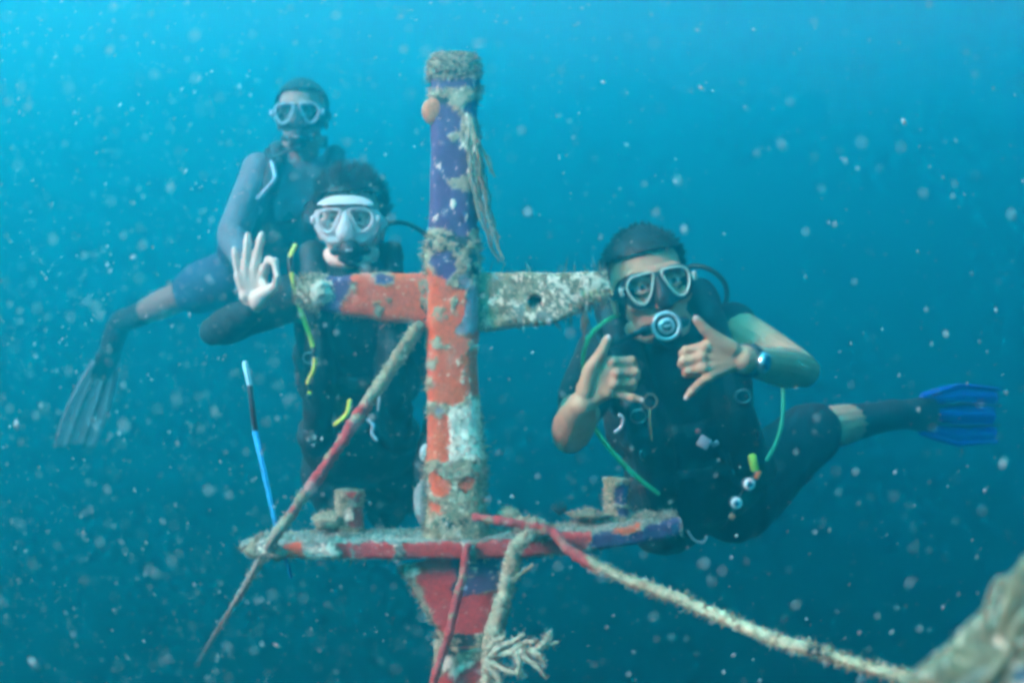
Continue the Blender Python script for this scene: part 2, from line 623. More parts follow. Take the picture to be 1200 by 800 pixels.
pry = [.036, .045, .047, .043, .0435, .0440, .0480, .0460, .0450, .0460, .0500, .0470, .0540]
mb = encrust(pp, prx, pry, (1, 0, 0), 132, 430, 3.4, BEIGE, post_marks, 3, crust=0.006)
part('post', mb, M_GROW, cross)
k = (mb.crust > 0.5)
part('hydroid_fringe', tufts(mb.verts()[k], mb.dir[k], 2600, 0.010, 0.0007, 21, [BEIGE, PALE, TEAL], 2), M_FUZZ, cross, kind='stuff')

# --- upper arms
la_marks = [
    ('p', [(384, 316), (416, 316), (404, 348), (398, 368), (372, 372)], PURPLE),
    ('p', [(408, 326), (426, 318), (498, 316), (502, 384), (470, 379), (452, 376), (430, 376), (410, 371), (396, 364), (404, 354), (412, 340)], ORANGE),
    ('p', [(395, 372), (430, 378), (470, 380), (500, 380), (500, 392), (395, 382)], PURPLE),
    ('e', (449, 327, 13, 10), BEIGE), ('e', (449, 327, 9.5, 6.5), PURPLE),
    ('e', (442, 361, 6, 8), BEIGE, 150, -0.3), ('e', (455, 352, 3, 3), BEIGE), ('e', (414, 336, 5, 5), BEIGE),
    ('e', (497, 340, 6, 24), BEIGE, 120, -0.1), ('e', (499, 366, 5, 8), DARK, 150, -0.1),
    ('e', (383, 341, 8, 13), PALE, 160, -0.2), ('e', (372, 344, 7, 9), TEAL),
    ('e', (385, 337, 4, 5), DARK, 220, 0.1),
]
mb = encrust([P(353, 340, 2.06), P(362, 341, 2.055), P(400, 346, 2.05), P(450, 348, 2.045), P(515, 351, 2.04)], [.018, .028, .036, .044, .0485], [.015, .02, .024, .026, .028],
             (0, 0, 1), 110, 190, 4.0, BEIGE, la_marks, 8, crust=0.005)
arm_l = part('crossarm', mb, M_GROW, cross, label='orange and purple arm of the cross')
k = (mb.crust > 0.5)
part('hydroid_fringe', tufts(mb.verts()[k], mb.dir[k], 600, 0.009, 0.0007, 22, [BEIGE, PALE, TEAL], 2), M_FUZZ, arm_l, kind='stuff')

ra_marks = [
    ('p', [(600, 316), (705, 316), (700, 372), (600, 376)], PALE, 120, 0.22),
    ('p', [(640, 325), (720, 322), (720, 352), (650, 352)], PALE, 110, 0.08),
    ('p', [(560, 316), (650, 316), (640, 390), (560, 392)], TEAL, 60, 0.25),
    ('e', (582, 352, 9, 7), PALE, 160, -0.1), ('e', (578, 376, 10, 7), (0.5, 0.38, 0.2), 160, -0.1),
    ('e', (690, 346, 8, 5), (0.62, 0.55, 0.25), 160, -0.2), ('e', (698, 332, 8, 7), PALE, 160, -0.2),
]
mb = encrust([P(556, 354, 2.045), P(600, 352, 2.04), P(650, 348, 2.035), P(690, 338, 2.03), P(714, 333, 2.03)], [.0535, .0495, .0430, .0290, .020], [.024, .023, .022, .018, .012],
             (0, 0, 1), 120, 210, 6.5, OLIVE, ra_marks, 14, crust=0.003, dents=[(627, 354, 8.5, 0.018)])
arm_r = part('crossarm', mb, M_GROW, cross, label='beige mottled arm of the cross with a round hole')
part('hydroid_fringe', tufts(mb.verts(), mb.dir, 700, 0.0035, 0.0006, 23, [BEIGE, PALE, OLIVE], 2), M_FUZZ, arm_r, kind='stuff')
v = mb.verts()
x, y = proj(v)
k = (mb.dir[:, 2] < -0.6)
part('hydroid_fringe', tufts(v[k], mb.dir[k], 26, 0.014, 0.0010, 24, [BEIGE, PALE], 2, droop=0.7), M_FUZZ, arm_r, kind='stuff')
k = (x > 668) & (mb.dir[:, 2] < 0.1)
part('hydroid_fringe', tufts(v[k], mb.dir[k], 60, 0.018, 0.0012, 25, [BEIGE, (0.55, 0.52, 0.28), PALE], 3, droop=0.8), M_FUZZ, arm_r, kind='stuff')
hang = tufts(np.array([P(686 + random.uniform(-3, 3), 366, 2.02) for _ in range(10)]), np.tile((0, 0, -1.0), (10, 1)), 16, 0.042, 0.0016, 26, [BEIGE, OLIVE], 3, droop=1.5, wob=0.15)
part('hydroid_fringe', hang, M_FUZZ, arm_r, kind='stuff')
k = (mb.dir[:, 2] > 0.7)
part('hydroid_fringe', tufts(v[k], mb.dir[k], 26, 0.02, 0.0009, 27, [BEIGE, TEAL], 1, wob=0.25), M_FUZZ, arm_r, kind='stuff')

# --- lower beam: a board seen a little from above
lb_marks = [
    ('p', [(330, 636), (352, 636), (358, 658), (338, 658)], ORANGE),
    ('p', [(356, 640), (396, 636), (396, 660), (362, 660)], PALE, 90, -0.25),
    ('p', [(396, 638), (402, 634), (412, 636), (413, 652), (404, 652)], RED),
    ('p', [(415, 638), (440, 634), (462, 638), (461, 656), (440, 656), (416, 652)], RED),
    ('p', [(473, 637), (500, 635), (544, 636), (544, 662), (474, 662)], RED),
    ('p', [(556, 638), (566, 634), (600, 632), (602, 656), (582, 660), (558, 656)], RED),
    ('p', [(606, 640), (625, 630), (660, 624), (692, 622), (690, 640), (670, 648), (640, 650), (608, 652)], RED),
    ('p', [(690, 640), (698, 626), (716, 622), (736, 628), (760, 616), (796, 604), (798, 632), (760, 638), (710, 644)], PURPLE),
    ('p', [(718, 620), (750, 614), (748, 622), (722, 626)], ORANGE),
    ('p', [(706, 646), (722, 640), (742, 638), (736, 646)], ORANGE),
    ('e', (308, 640, 9, 8), PALE, 160, 0.0), ('e', (322, 646, 6, 5), (0.6, 0.42, 0.28)),
]
lb_path = [P(304, 639, 1.97), P(318, 638, 1.97), P(420, 637, 1.965), P(540, 636, 1.965), P(620, 634, 1.965), P(700, 626, 1.98), P(770, 616, 2.0), P(792, 613, 2.005)]
mb = encrust(lb_path, [.009, .0165, .018, .0185, .019, .0185, .018, .015], [.024, .052, .066, .07, .066, .06, .05, .040],
             (0, 0, 1), 130, 400, 5.0, TEAL, lb_marks, 19, crust=0.0045)
beam = part('lower_beam', mb, M_GROW, cross)
v = mb.verts()
k = (mb.crust > 0.5)
part('hydroid_fringe', tufts(v[k], mb.dir[k], 2200, 0.008, 0.0007, 28, [BEIGE, PALE, TEAL], 2), M_FUZZ, beam, kind='stuff')
k = (v[:, 2] < np.interp(v[:, 0], [-.6, .4], [-.375, -.37])) & (mb.dir[:, 2] < -0.3)
part('hydroid_fringe', tufts(v[k], mb.dir[k], 60, 0.012, 0.0013, 29, [PALE, BEIGE], 3, droop=0.6), M_FUZZ, beam, kind='stuff')

# --- tapered mast foot below the beam, running down to the seabed
mf_marks = [
    ('p', [(478, 655), (545, 652), (545, 700), (530, 735), (520, 740), (506, 720), (492, 690)], RED),
    ('p', [(528, 655), (592, 650), (592, 690), (566, 692), (552, 697), (530, 698), (534, 676)], PURPLE),
    ('p', [(530, 700), (560, 696), (590, 690), (588, 740), (560, 744), (528, 742)], RED),
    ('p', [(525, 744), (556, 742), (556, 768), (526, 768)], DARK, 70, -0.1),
    ('p', [(512, 790), (556, 776), (580, 768), (580, 806), (510, 806)], RED),
    ('e', (480, 660, 8, 4), PALE), ('e', (485, 672, 7, 7), PALE, 150, -0.3), ('e', (492, 694, 6, 7), BEIGE), ('e', (508, 735, 9, 10), BEIGE),
    ('e', (508, 735, 6, 6), PURPLE), ('e', (540, 668, 6, 8), DARK, 150, 0.0), ('e', (552, 666, 8, 9), BEIGE, 170, 0.05),
    ('e', (558, 668, 2.5, 2.5), PALE), ('e', (522, 776, 9, 8), PALE, 130, -0.2), ('p', [(526, 786), (552, 772), (556, 778), (530, 794)], PALE),
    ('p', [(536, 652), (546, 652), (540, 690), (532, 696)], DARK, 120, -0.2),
]
mp = [P(535, 652, 1.965), P(537, 664, 1.96), P(543, 700, 1.955), P(550, 740, 1.95), P(546, 790, 1.945), P(545, 830, 1.94)]
mb = encrust(mp + [Vector((-0.083, 1.94, -1.1)), Vector((-0.083, 1.95, -6.6))], [.098, .093, .073, .054, .050, .05, .055, .075], [.034, .034, .034, .036, .038, .045, .055, .075],
             (1, 0, 0), 110, 560, 4.0, BEIGE, mf_marks, 31, crust=0.005)
# the loft spends its samples evenly between points, so the seen part stays dense
foot = part('mast_foot', mb, M_GROW, cross)
v = mb.verts()
k = (mb.crust > 0.5) & (v[:, 2] > -0.75)
part('hydroid_fringe', tufts(v[k], mb.dir[k], 1000, 0.009, 0.0008, 33, [BEIGE, PALE, TEAL], 2), M_FUZZ, foot, kind='stuff')

# --- two stub pegs standing on the beam, lumps of sponge
def peg(px, y0, y1, d, r, marks, seed, nm):
    m_ = encrust([P(px, y0, d), P(px, (y0 + y1) / 2, d), P(px + 1, y1, d)], [r, r * .95, r], [r, r * .95, r], (1, 0, 0), 56, 70, 2.6, BEIGE, marks, seed, crust=0.005)
    o_ = part('peg', m_, M_GROW, cross, label=nm)
    kk = m_.crust > 0.5
    part('hydroid_fringe', tufts(m_.verts()[kk], m_.dir[kk], 160, 0.006, 0.0007, seed, [BEIGE, PALE], 2), M_FUZZ, o_, kind='stuff')


peg(409, 620, 574, 1.99, .0235, [('p', [(404, 576), (420, 574), (420, 586), (406, 586)], RED, 90, -0.2), ('e', (409, 604, 6, 8), PALE), ('p', [(414, 596), (424, 594), (424, 612), (415, 612)], RED),
                               ('p', [(404, 610), (424, 606), (424, 618), (408, 616)], RED)], 41, 'beige and red peg on the beam')
peg(722, 612, 560, 2.0, .0215, [('p', [(719, 570), (738, 568), (736, 590), (721, 590)], PURPLE), ('p', [(724, 596), (738, 596), (738, 604), (726, 604)], PURPLE)], 43, 'beige and purple peg on the beam')


def lump(c, r, col, seed, nm, mat=None, amp=0.25, sc=40, parent=cross, label=None, tuft=0):
    b = MB().ell((0, 0, 0), (1, 1, 1), nu=36, nv=22)
    u_ = b.verts()
    rr = 1 + amp * fbm(u_ * max(r) + np.array(list(c)), sc, seed)
    v_ = u_ * rr[:, None] * np.asarray(r) + np.asarray(list(c))
    b.v = [v_]
    cc = np.tile(np.asarray(col, float), (len(v_), 1)) * (1 + 0.3 * fbm(v_, 120, seed + 1))[:, None]
    b.c = [cc]
    o_ = part(nm, b, mat or M_GROW, parent, label=label)
    if tuft:
        part('hydroid_fringe', tufts(v_, u_, tuft, 0.006, 0.0008, seed, [col, PALE], 1), M_FUZZ, o_, kind='stuff')
    return o_


lump(P(508, 131, 2.075), (.023, .018, .026), (0.50, 0.20, 0.085), 51, 'sponge', amp=0.15, label='round orange sponge near the top of the post')
lump(P(386, 610, 1.98), (.030, .022, .015), (0.33, 0.30, 0.19), 52, 'sponge', label='beige sponge beside the peg', tuft=160, amp=.55, sc=70)
lump(P(596, 603, 1.97), (.022, .02, .014), BEIGE, 53, 'sponge', tuft=90, label='beige sponge where the ropes meet')
lump(P(622, 616, 1.93), (.030, .022, .016), BEIGE, 54, 'sponge', tuft=140, label='shaggy beige sponge where the ropes meet', amp=0.4, sc=60)
lump(P(497, 590, 2.035), (.018, .02, .042), (0.30, 0.35, 0.34), 55, 'sponge', amp=0.25, tuft=60, label='smooth pale sponge behind the foot of the post')
lump(P(499, 531, 2.03), (.012, .014, .018), (0.50, 0.58, 0.56), 56, 'sponge', amp=0.15, label='small pale sponge on the side of the post')
lump(P(300, 643, 1.95), (.020, .024, .014), BEIGE, 57, 'sponge', tuft=90, amp=0.45, sc=70, label='ragged beige sponge on the beam end')
lump(P(376, 342, 2.03), (.020, .014, .024), (0.50, 0.52, 0.40), 58, 'sponge', tuft=40, amp=0.4, sc=90, label='pale crusty sponge at the tip of the orange arm')
lump(P(690, 603, 1.99), (.034, .03, .008), (0.22, 0.21, 0.14), 59, 'sponge', tuft=220, amp=0.6, sc=75)
lump(P(757, 604, 2.0), (.026, .02, .007), (0.22, 0.21, 0.14), 60, 'sponge', tuft=140, amp=0.6, sc=75)


# ------------------------------------------------------------------ ropes
def rope(label, pts, rad, cols, fuzz, flen, seed, nseg=160, name='rope', fcols=(BEIGE, PALE), twist=True, group=None, dist=0.10):
    """pts: (px, py, depth); cols: list of (t, colour)"""
    q = cr([P(*p) for p in pts], nseg)
    tt = np.linspace(0, 1, nseg)
    cc = np.array([[np.interp(t, [c[0] for c in cols], [c[1][i] for c in cols]) for i in range(3)] for t in tt])
    root = thing(name, label, 'rope', q[0], group)
    rr = rad if np.ndim(rad) else [rad]
    rad_t = np.interp(tt, np.linspace(0, 1, len(rr)), rr)
    q = q + np.stack([fbm(q, 14, seed + k) for k in range(3)], 1) * 0.004
    mb_ = MB().loft(q, rad_t, n=12, cap='round', col=cc)
    v_ = mb_.verts()
    cl = np.vstack([np.repeat(q[:1], 36, 0), np.repeat(q, 12, 0), np.repeat(q[-1:], 36, 0), q[:1], q[-1:]])
    d_ = outward(v_, cl)
    ph = np.concatenate([np.zeros(36), np.repeat(np.arange(nseg), 12), np.zeros(36), [0, 0]])
    th = np.concatenate([np.tile(np.arange(12), 3), np.tile(np.arange(12), nseg), np.tile(np.arange(12), 3), [0, 0]]) / 12 * 2 * math.pi
    rloc = np.concatenate([np.full(36, rad_t[0]), np.repeat(rad_t, 12), np.full(36, rad_t[-1]), [0, 0]])
    h = 0.30 * rloc * np.abs(np.sin(1.5 * (th + ph * 0.55))) * twist + 0.55 * rloc * fbm(v_, 90, seed) + 0.25 * rloc * fbm(v_, 320, seed + 2)
    mb_.v = [v_ + d_ * h[:, None]]
    c_ = np.vstack(mb_.c) * (1 + 0.4 * fbm(v_, 120, seed + 4))[:, None]
    sp_ = fbm(v_, 75, seed + 6) > 0.22
    c_[sp_] = np.asarray(BEIGE) * (1 + 0.4 * vnoise(v_[sp_], 300, seed))[:, None]
    mb_.c = [c_]
    core = part('strand', mb_, M_ROPE, root)
    if fuzz:
        s_ = slice(36, 36 + nseg * 12)
        keep = np.repeat(cc[:, 0] / (cc[:, 1] + 1e-6) < 2.2, 12)
        if keep.any():
            part('hydroid_fringe', tufts(v_[s_][keep], d_[s_][keep], fuzz, flen, 0.0008, seed, list(fcols), 2), M_FUZZ, root, kind='stuff')
    return root


RD = (0.42, 0.05, 0.05)
rope('thick fuzzy rope slanting from the crossarm down past the beam end, red in its middle', [(489, 384, 2.00), (462, 424, 1.98), (428, 476, 1.95), (392, 532, 1.92), (352, 590, 1.89), (318, 636, 1.88), (286, 690, 2.5), (254, 740, 3.6), (238, 766, 5.0), (230, 780, 7.5)],
     [.0105, .0098, .0088, .0078, .0068, .0055, .0055, .0055], [(0, OLIVE), (.20, BEIGE), (.235, RD), (.40, RD), (.44, BEIGE), (.47, RD), (.50, BEIGE), (.6, (0.44, 0.44, 0.36)), (1, (0.44, 0.44, 0.36))], 900, 0.008, 61, nseg=240)
rope('encrusted rope from the beam to the right corner, black near its end',
     [(560, 606, 1.89), (600, 612, 1.88), (645, 622, 1.875), (662, 640, 1.85), (700, 662, 1.82), (760, 688, 1.74), (820, 712, 1.66), (880, 737, 1.57), (930, 756, 1.50), (965, 766, 1.45), (1010, 780, 1.38), (1075, 796, 1.30), (1130, 806, 1.25)],
     [.0060, .0068, .0066, .0068, .0072, .0072, .007, .0066, .005, .0062, .007], [(0, RD), (.30, RD), (.325, BEIGE), (.62, (0.5, 0.47, 0.3)), (.70, (0.5, 0.47, 0.3)), (.715, DARK), (.77, DARK), (.79, (0.42, 0.40, 0.24)), (1, (0.4, 0.38, 0.25))],
     1500, 0.008, 62, nseg=300, fcols=(PALE, (0.55, 0.5, 0.3), BEIGE))
rope('thin red rope hanging in front of the mast foot', [(549, 640, 1.885), (544, 668, 1.88), (534, 704, 1.875), (524, 745, 1.87), (512, 785, 1.865), (500, 830, 1.86), (470, 930, 1.86)], [.0055, .0066, .0062, .005],
     [(0, RD), (.8, RD), (1, RD)], 0, 0, 63)
rope('knobbly beige rope hanging off the beam beside the mast foot', [(640, 626, 1.90), (622, 628, 1.87), (606, 642, 1.865), (598, 672, 1.865), (588, 705, 1.86), (578, 745, 1.86), (572, 800, 1.855), (566, 880, 1.85)], [.007, .009, .011, .0125, .012, .012],
     [(0, BEIGE), (1, (0.46, 0.44, 0.30))], 900, 0.008, 64, nseg=180)
rope('short red and beige rope end tied across the beam', [(655, 630, 1.86), (668, 645, 1.845), (690, 660, 1.83), (700, 668, 1.825)], [.006, .008, .007], [(0, (0.3, 0.1, 0.06)), (.5, RD), (1, RD)], 0, 0, 66, nseg=60)
rope('thin short twig of growth sticking out beside the hanging rope', [(598, 684, 1.86), (608, 674, 1.85), (624, 662, 1.845)], [.004, .003, .002], [(0, BEIGE), (1, BEIGE)], 60, 0.005, 67, nseg=40, twist=False)

# frayed bundle hanging from the upper post
fr = thing('frayed_rope', 'bundle of frayed rope fibres trailing off the upper post', 'rope', P(552, 160, 2.04))
for i in range(44):
    j = random.uniform(-1, 1)
    L = random.choice((.45, .55, .62, .7, .8, .95, 1.0)) * random.uniform(.9, 1.0)
    z0 = random.uniform(2.015, 2.05)
    pts = [(550 + 5 * j, 132 + 30 * random.random(), 2.045), (555 + 7 * j, 178, z0 - .01), (561 + 9 * j, 215, z0 - .012), (567 + 8 * j, 250, z0 - .012), (578 + 6 * j, 282, z0 - .01), (591 + 3 * j, 316, z0 - .01)]
    if i % 9 == 0:
        pts = [(552, 150, 2.045), (560, 165, 2.03), (570, 185, 2.02), (578 + j, 206 + 4 * j, 2.02)]
        L = 1
    q = cr([P(*p) for p in pts], 60)[:max(14, int(60 * L))]
    q = q + np.stack([fbm(q, 30, 70 + i), 0.6 * fbm(q, 30, 170 + i), 0.4 * fbm(q, 30, 270 + i)], 1) * 0.010 + np.stack([vnoise(q, 140, 370 + i)] * 3, 1) * 0.0012
    col = np.asarray(random.choice([BEIGE, OLIVE, OLIVE, TEAL, PALE])) * random.uniform(0.6, 1.05)
    part('fibre', MB().loft(q, np.linspace(.0022, .0008, len(q)), n=5, cap='round', col=col), M_ROPE, fr)

# branching growth at the mast foot
bc = thing('branching_coral', 'pale branching coral at the lower end of the hanging rope', 'coral', P(585, 772, 1.84))
branches = [
    [(572, 770, 1.845), (595, 764, 1.83), (618, 762, 1.82), (640, 756, 1.815), (652, 752, 1.81)], [(600, 764, 1.825), (614, 752, 1.82), (626, 750, 1.815)],
    [(612, 763, 1.82), (622, 774, 1.815), (634, 784, 1.81), (640, 792, 1.81)], [(622, 762, 1.82), (634, 768, 1.81), (638, 776, 1.81)],
    [(574, 774, 1.845), (592, 784, 1.83), (612, 792, 1.82)], [(572, 762, 1.845), (580, 750, 1.835), (590, 746, 1.83)],
    [(604, 764, 1.82), (608, 778, 1.815), (606, 788, 1.815)], [(578, 768, 1.84), (588, 756, 1.83), (604, 750, 1.825), (612, 744, 1.82)],
    [(630, 759, 1.815), (640, 750, 1.81), (642, 744, 1.81)], [(570, 780, 1.845), (584, 796, 1.835), (590, 812, 1.83)],
]
for i, b in enumerate(branches):
    q = cr([P(*p) for p in b], 30)
    q = q + np.stack([fbm(q, 40, 300 + i + k) for k in range(3)], 1) * 0.004
    bm_ = MB().loft(q, np.linspace(.0062, .0030, 30) * (1 + 0.3 * fbm(q, 130, 310 + i)), n=10, col=(0.52, 0.50, 0.35))
    o_ = part('branch', bm_, M_ROPE, bc)
    v_ = bm_.verts()
    part('polyp_fringe', tufts(v_, outward(v_, np.repeat(q, 1, 0)[np.clip(((np.arange(len(v_)) // 10) - 3), 0, 29)]), 70, 0.007, 0.0009, 320 + i, [PALE, BEIGE], 1), M_FUZZ, o_, kind='stuff')

# dark feather star on the beam
fs = thing('feather_star', 'small black feather star clinging to the top of the beam', 'feather star', P(655, 598, 1.96))
for i in range(13):
    a = i / 13 * 2 * math.pi
    dr = np.array((math.cos(a) * 0.7, -0.2 + 0.3 * random.random(), 0.35 + 0.55 * abs(math.sin(a))))
    q = [np.array(P(655, 602, 1.96)) + dr * s_ * 0.022 + np.array((0, 0, 0.004 * s_ * s_)) for s_ in (0, .35, .7, 1.0)]
    part('arm', MB().loft(q, [.0018, .0016, .0013, .0006], n=5, col=(0.02, 0.022, 0.025)), M_ROPE, fs)

# ------------------------------------------------------------------ encrusted spar near the lens, lower right corner
sp = thing('encrusted_spar', 'blurred pale green spar with draped netting in the lower right corner', 'wooden spar', P(1150, 800, .76))
q = [P(1020, 850, .82), P(1082, 810, .80), P(1125, 786, .78), P(1170, 752, .76), P(1215, 712, .74), P(1300, 630, .71)]
mb = encrust(q, [.010, .013, .016, .020, .024, .028], [.010, .012, .014, .016, .018, .02], (0, 0, 1), 60, 130, 3.0, (0.15, 0.155, 0.10),
             [('e', (1085, 806, 18, 7), (0.26, 0.17, 0.08)), ('e', (1170, 775, 26, 9), DARK, 40, -0.1), ('e', (1190, 720, 16, 12), (0.30, 0.28, 0.17), 60, 0.0)], 81, crust=0.003)
part('beam', mb, M_GROW, sp)
q = [P(1060, 880, .78), P(1130, 838, .75), P(1175, 806, .73), P(1215, 778, .71), P(1290, 715, .69)]
mb = encrust(q, [.009, .010, .011, .012, .013], [.010] * 5, (0, 0, 1), 50, 100, 3.0, (0.11, 0.11, 0.07), [('e', (1195, 790, 22, 8), (0.04, 0.09, 0.13), 40, -0.1)], 83, crust=0.003)
part('beam', mb, M_GROW, sp)
for i, lp in enumerate(([(1156, 752, .75), (1158, 712, .74), (1168, 684, .74), (1179, 680, .73), (1180, 704, .73), (1168, 738, .74)],
                        [(1172, 742, .73), (1186, 700, .72), (1192, 672, .72), (1206, 660, .72)],
                        [(1120, 806, .74), (1150, 788, .73), (1180, 778, .72), (1215, 745, .71)],
                        [(1140, 812, .73), (1156, 796, .72), (1180, 762, .71), (1190, 732, .71), (1212, 712, .71)])):
    q = cr([P(*p) for p in lp], 50)
    part('net_cord', MB().loft(q, 0.0022, n=8, col=np.asarray((BEIGE, OLIVE, TEAL)[i % 3]) * .7), M_ROPE, sp)

# ------------------------------------------------------------------ pointer stick
st = thing('pointer_stick', 'thin bright blue stick with a dark grip floating left of the slanting rope', 'stick', P(322, 612, 2.02))
q = lambda a, b, r0, r1, c: MB().loft([P(*a), (P(*a) + P(*b)) / 2, P(*b)], [r0, (r0 + r1) / 2, r1], n=10, col=c)
part('tip', q((287, 426, 2.02), (293, 452, 2.02), 0.0050, .0050, (0.45, 0.85, 0.95)), M_TINT, st)
part('grip', q((293, 452, 2.02), (299, 505, 2.02), .0052, .0052, (0.05, 0.02, 0.03)), M_TINT, st)
part('shaft', q((299, 505, 2.02), (323, 614, 2.02), .0055, .0038, (0.05, 0.48, 0.92)), M_TINT, st)
part('shaft', q((323, 614, 2.02), (341, 676, 2.02), .0030, .0022, (0.03, 0.30, 0.75)), M_TINT, st)


# ------------------------------------------------------------------ people
def head_prims(mb, M, k=1.0, female=False, neck=None):
    """head, face and ears; local: eye level z=0, face towards -y, +x the viewer's right"""
    E = lambda c, r, rot=None: mb.ell(M @ Vector(c), np.asarray(r) * k, M @ rot if rot is not None else M, nu=20, nv=14)
    C = lambda pts, rr: mb.loft([M @ Vector(p) for p in pts], np.asarray(rr) * k, n=12)
    E((0, .012, .032), (.074, .094, .084))
    E((0, -.018, .030), (.066, .070, .062))
    E((0, -.030, -.035), (.062, .058, .062))
    E((0, -.040, -.068), (.048 if female else .053, .050, .042))
    E((0, -.072, -.098), (.021, .018, .017))
    C([(-.052, .0, -.075), (-.034, -.050, -.094), (0, -.070, -.100), (.034, -.050, -.094), (.052, .0, -.075)], [.018, .017, .016, .017, .018])
    C([(-.045, -.072, .026), (0, -.084, .024), (.045, -.072, .026)], [.012, .013, .012])
    for s in (-1, 1):
        E((s * .043, -.062, -.030), (.024, .022, .020))
        E((s * .076, .012, -.012), (.007, .018, .031))
        C([(s * .020, -.084, .006), (s * .033, -.089, .010), (s * .046, -.081, .005)], [.0042, .0050, .004])
        C([(s * .020, -.083, -.008), (s * .033, -.087, -.011), (s * .046, -.080, -.007)], [.0040, .0045, .004])
        E((s * .010, -.100, -.043), (.008, .010, .008))
    C([(0, -.086, .010), (0, -.097, -.012), (0, -.110, -.034), (0, -.113, -.042)], [.008, .0085, .010, .0115])
    C([(-.022, -.082, -.071), (0, -.094, -.067), (.022, -.082, -.071)], [.005, .0065, .005])
    C([(-.020, -.081, -.079), (0, -.092, -.080), (.020, -.081, -.079)], [.005, .007, .005])
    n0 = M @ Vector((0, .030, -.04))
    mb.loft([n0, n0.lerp(neck, .5), neck], np.array((.055, .052, .056)) * k, n=16)


def eyes(M, k, root, iris):
    for s in (-1, 1):
        b = MB()
        c = M @ Vector((s * .033, -.0745, .0))
        b.ell(c, np.array((.0135, .0135, .0125)) * k, M, nu=24, nv=18)
        v = b.verts()
        f = M.to_3x3() @ Vector((0, -1, 0))
        d = (v - np.array(c)) @ np.array(f.normalized()) / (.0135 * k)
        col = np.tile((0.80, 0.80, 0.78), (len(v), 1))
        col[d > 0.86] = iris
        col[d > 0.965] = (0.005, 0.005, 0.005)
        b.c = [col]
        part('eye', b, M_EYE, root)
        br = MB().loft([M @ Vector((s * .016, -.093, .020)), M @ Vector((s * .034, -.094, .026)), M @ Vector((s * .052, -.082, .021))], [.003 * k, .0036 * k, .002 * k], n=8)
        part('eyebrow', br, M_HAIR, root)


def hair(M, k, root, seed, length, up, count, thick=0.004, line0=0.52, rad=.0014, mat=None):
    rg = np.random.default_rng(seed)

    def ok(n):
        y, z = n[..., 1], n[..., 2]
        line = np.where(y < -0.35, line0, np.where(y < 0.1, line0 - (y + 0.35) / 0.45 * (line0 + .15), np.maximum(-0.15 - (y - 0.1) * 1.6, -0.8)))
        return z > line
    C0, R0 = np.array((0, .012, .032)), np.array((.074, .094, .084))
    b = MB().ell((0, 0, 0), (1, 1, 1), nu=56, nv=40)
    u_ = b.verts()
    good = ok(u_)
    f = [q for q in b.f if all(good[i] for i in q)]
    used = sorted({i for q in f for i in q})
    mp_ = {o: i for i, o in enumerate(used)}
    v_ = C0 + u_[used] * (R0 + thick + 0.004 * (1 + fbm(u_[used], 7, seed)[:, None]))
    cap = MB()
    cap.add(xf(v_ * 1.0, M), [tuple(mp_[i] for i in q) for q in f])
    st_ = MB()
    qs = []
    n_ = 0
    while n_ < count:
        d = unit(rg.normal(0, 1, 3))
        if not ok(d):
            continue
        n_ += 1
        p = C0 + d * (R0 + 0.003)
        clump = np.array([math.sin(9 * d[0] + 3 * d[2] + seed), math.cos(8 * d[1] + seed), math.sin(7 * d[0] - 5 * d[1])])
        dr = unit(d * 0.8 + np.array((0, 0.25, up)) + 0.35 * clump + rg.normal(0, 0.22, 3))
        L = length * rg.uniform(0.6, 1.35)
        q = [p, p + dr * L * 0.5 + d * L * 0.1, p + dr * L + np.array((0, 0.1, -0.12 + 0.3 * up)) * L]
        qs.append(q)
    Q_ = np.array(qs)                                  # strands x 3 x 3, as thin three-sided blades
    nS = len(Q_)
    e1 = rg.normal(0, 1, (nS, 1, 3))
    e1 /= np.linalg.norm(e1, axis=2)[..., None]
    e2 = rg.normal(0, 1, (nS, 1, 3))
    e2 /= np.linalg.norm(e2, axis=2)[..., None]
    w_ = np.array((rad, rad * .8, rad * .3))[None, :, None]
    V_ = np.stack([Q_ + e1 * w_, Q_ + e2 * w_, Q_ - (e1 + e2) * .5 * w_], 2).reshape(-1, 3)
    st_.add(xf(V_, M), [(9 * i + 3 * j + a, 9 * i + 3 * j + (a + 1) % 3, 9 * i + 3 * j + 3 + (a + 1) % 3, 9 * i + 3 * j + 3 + a) for i in range(nS) for j in (0, 1) for a in range(3)])
    h = part('hair', cap, mat or M_HAIR, root)
    part('strands', st_, mat or M_HAIR, h, kind='stuff')


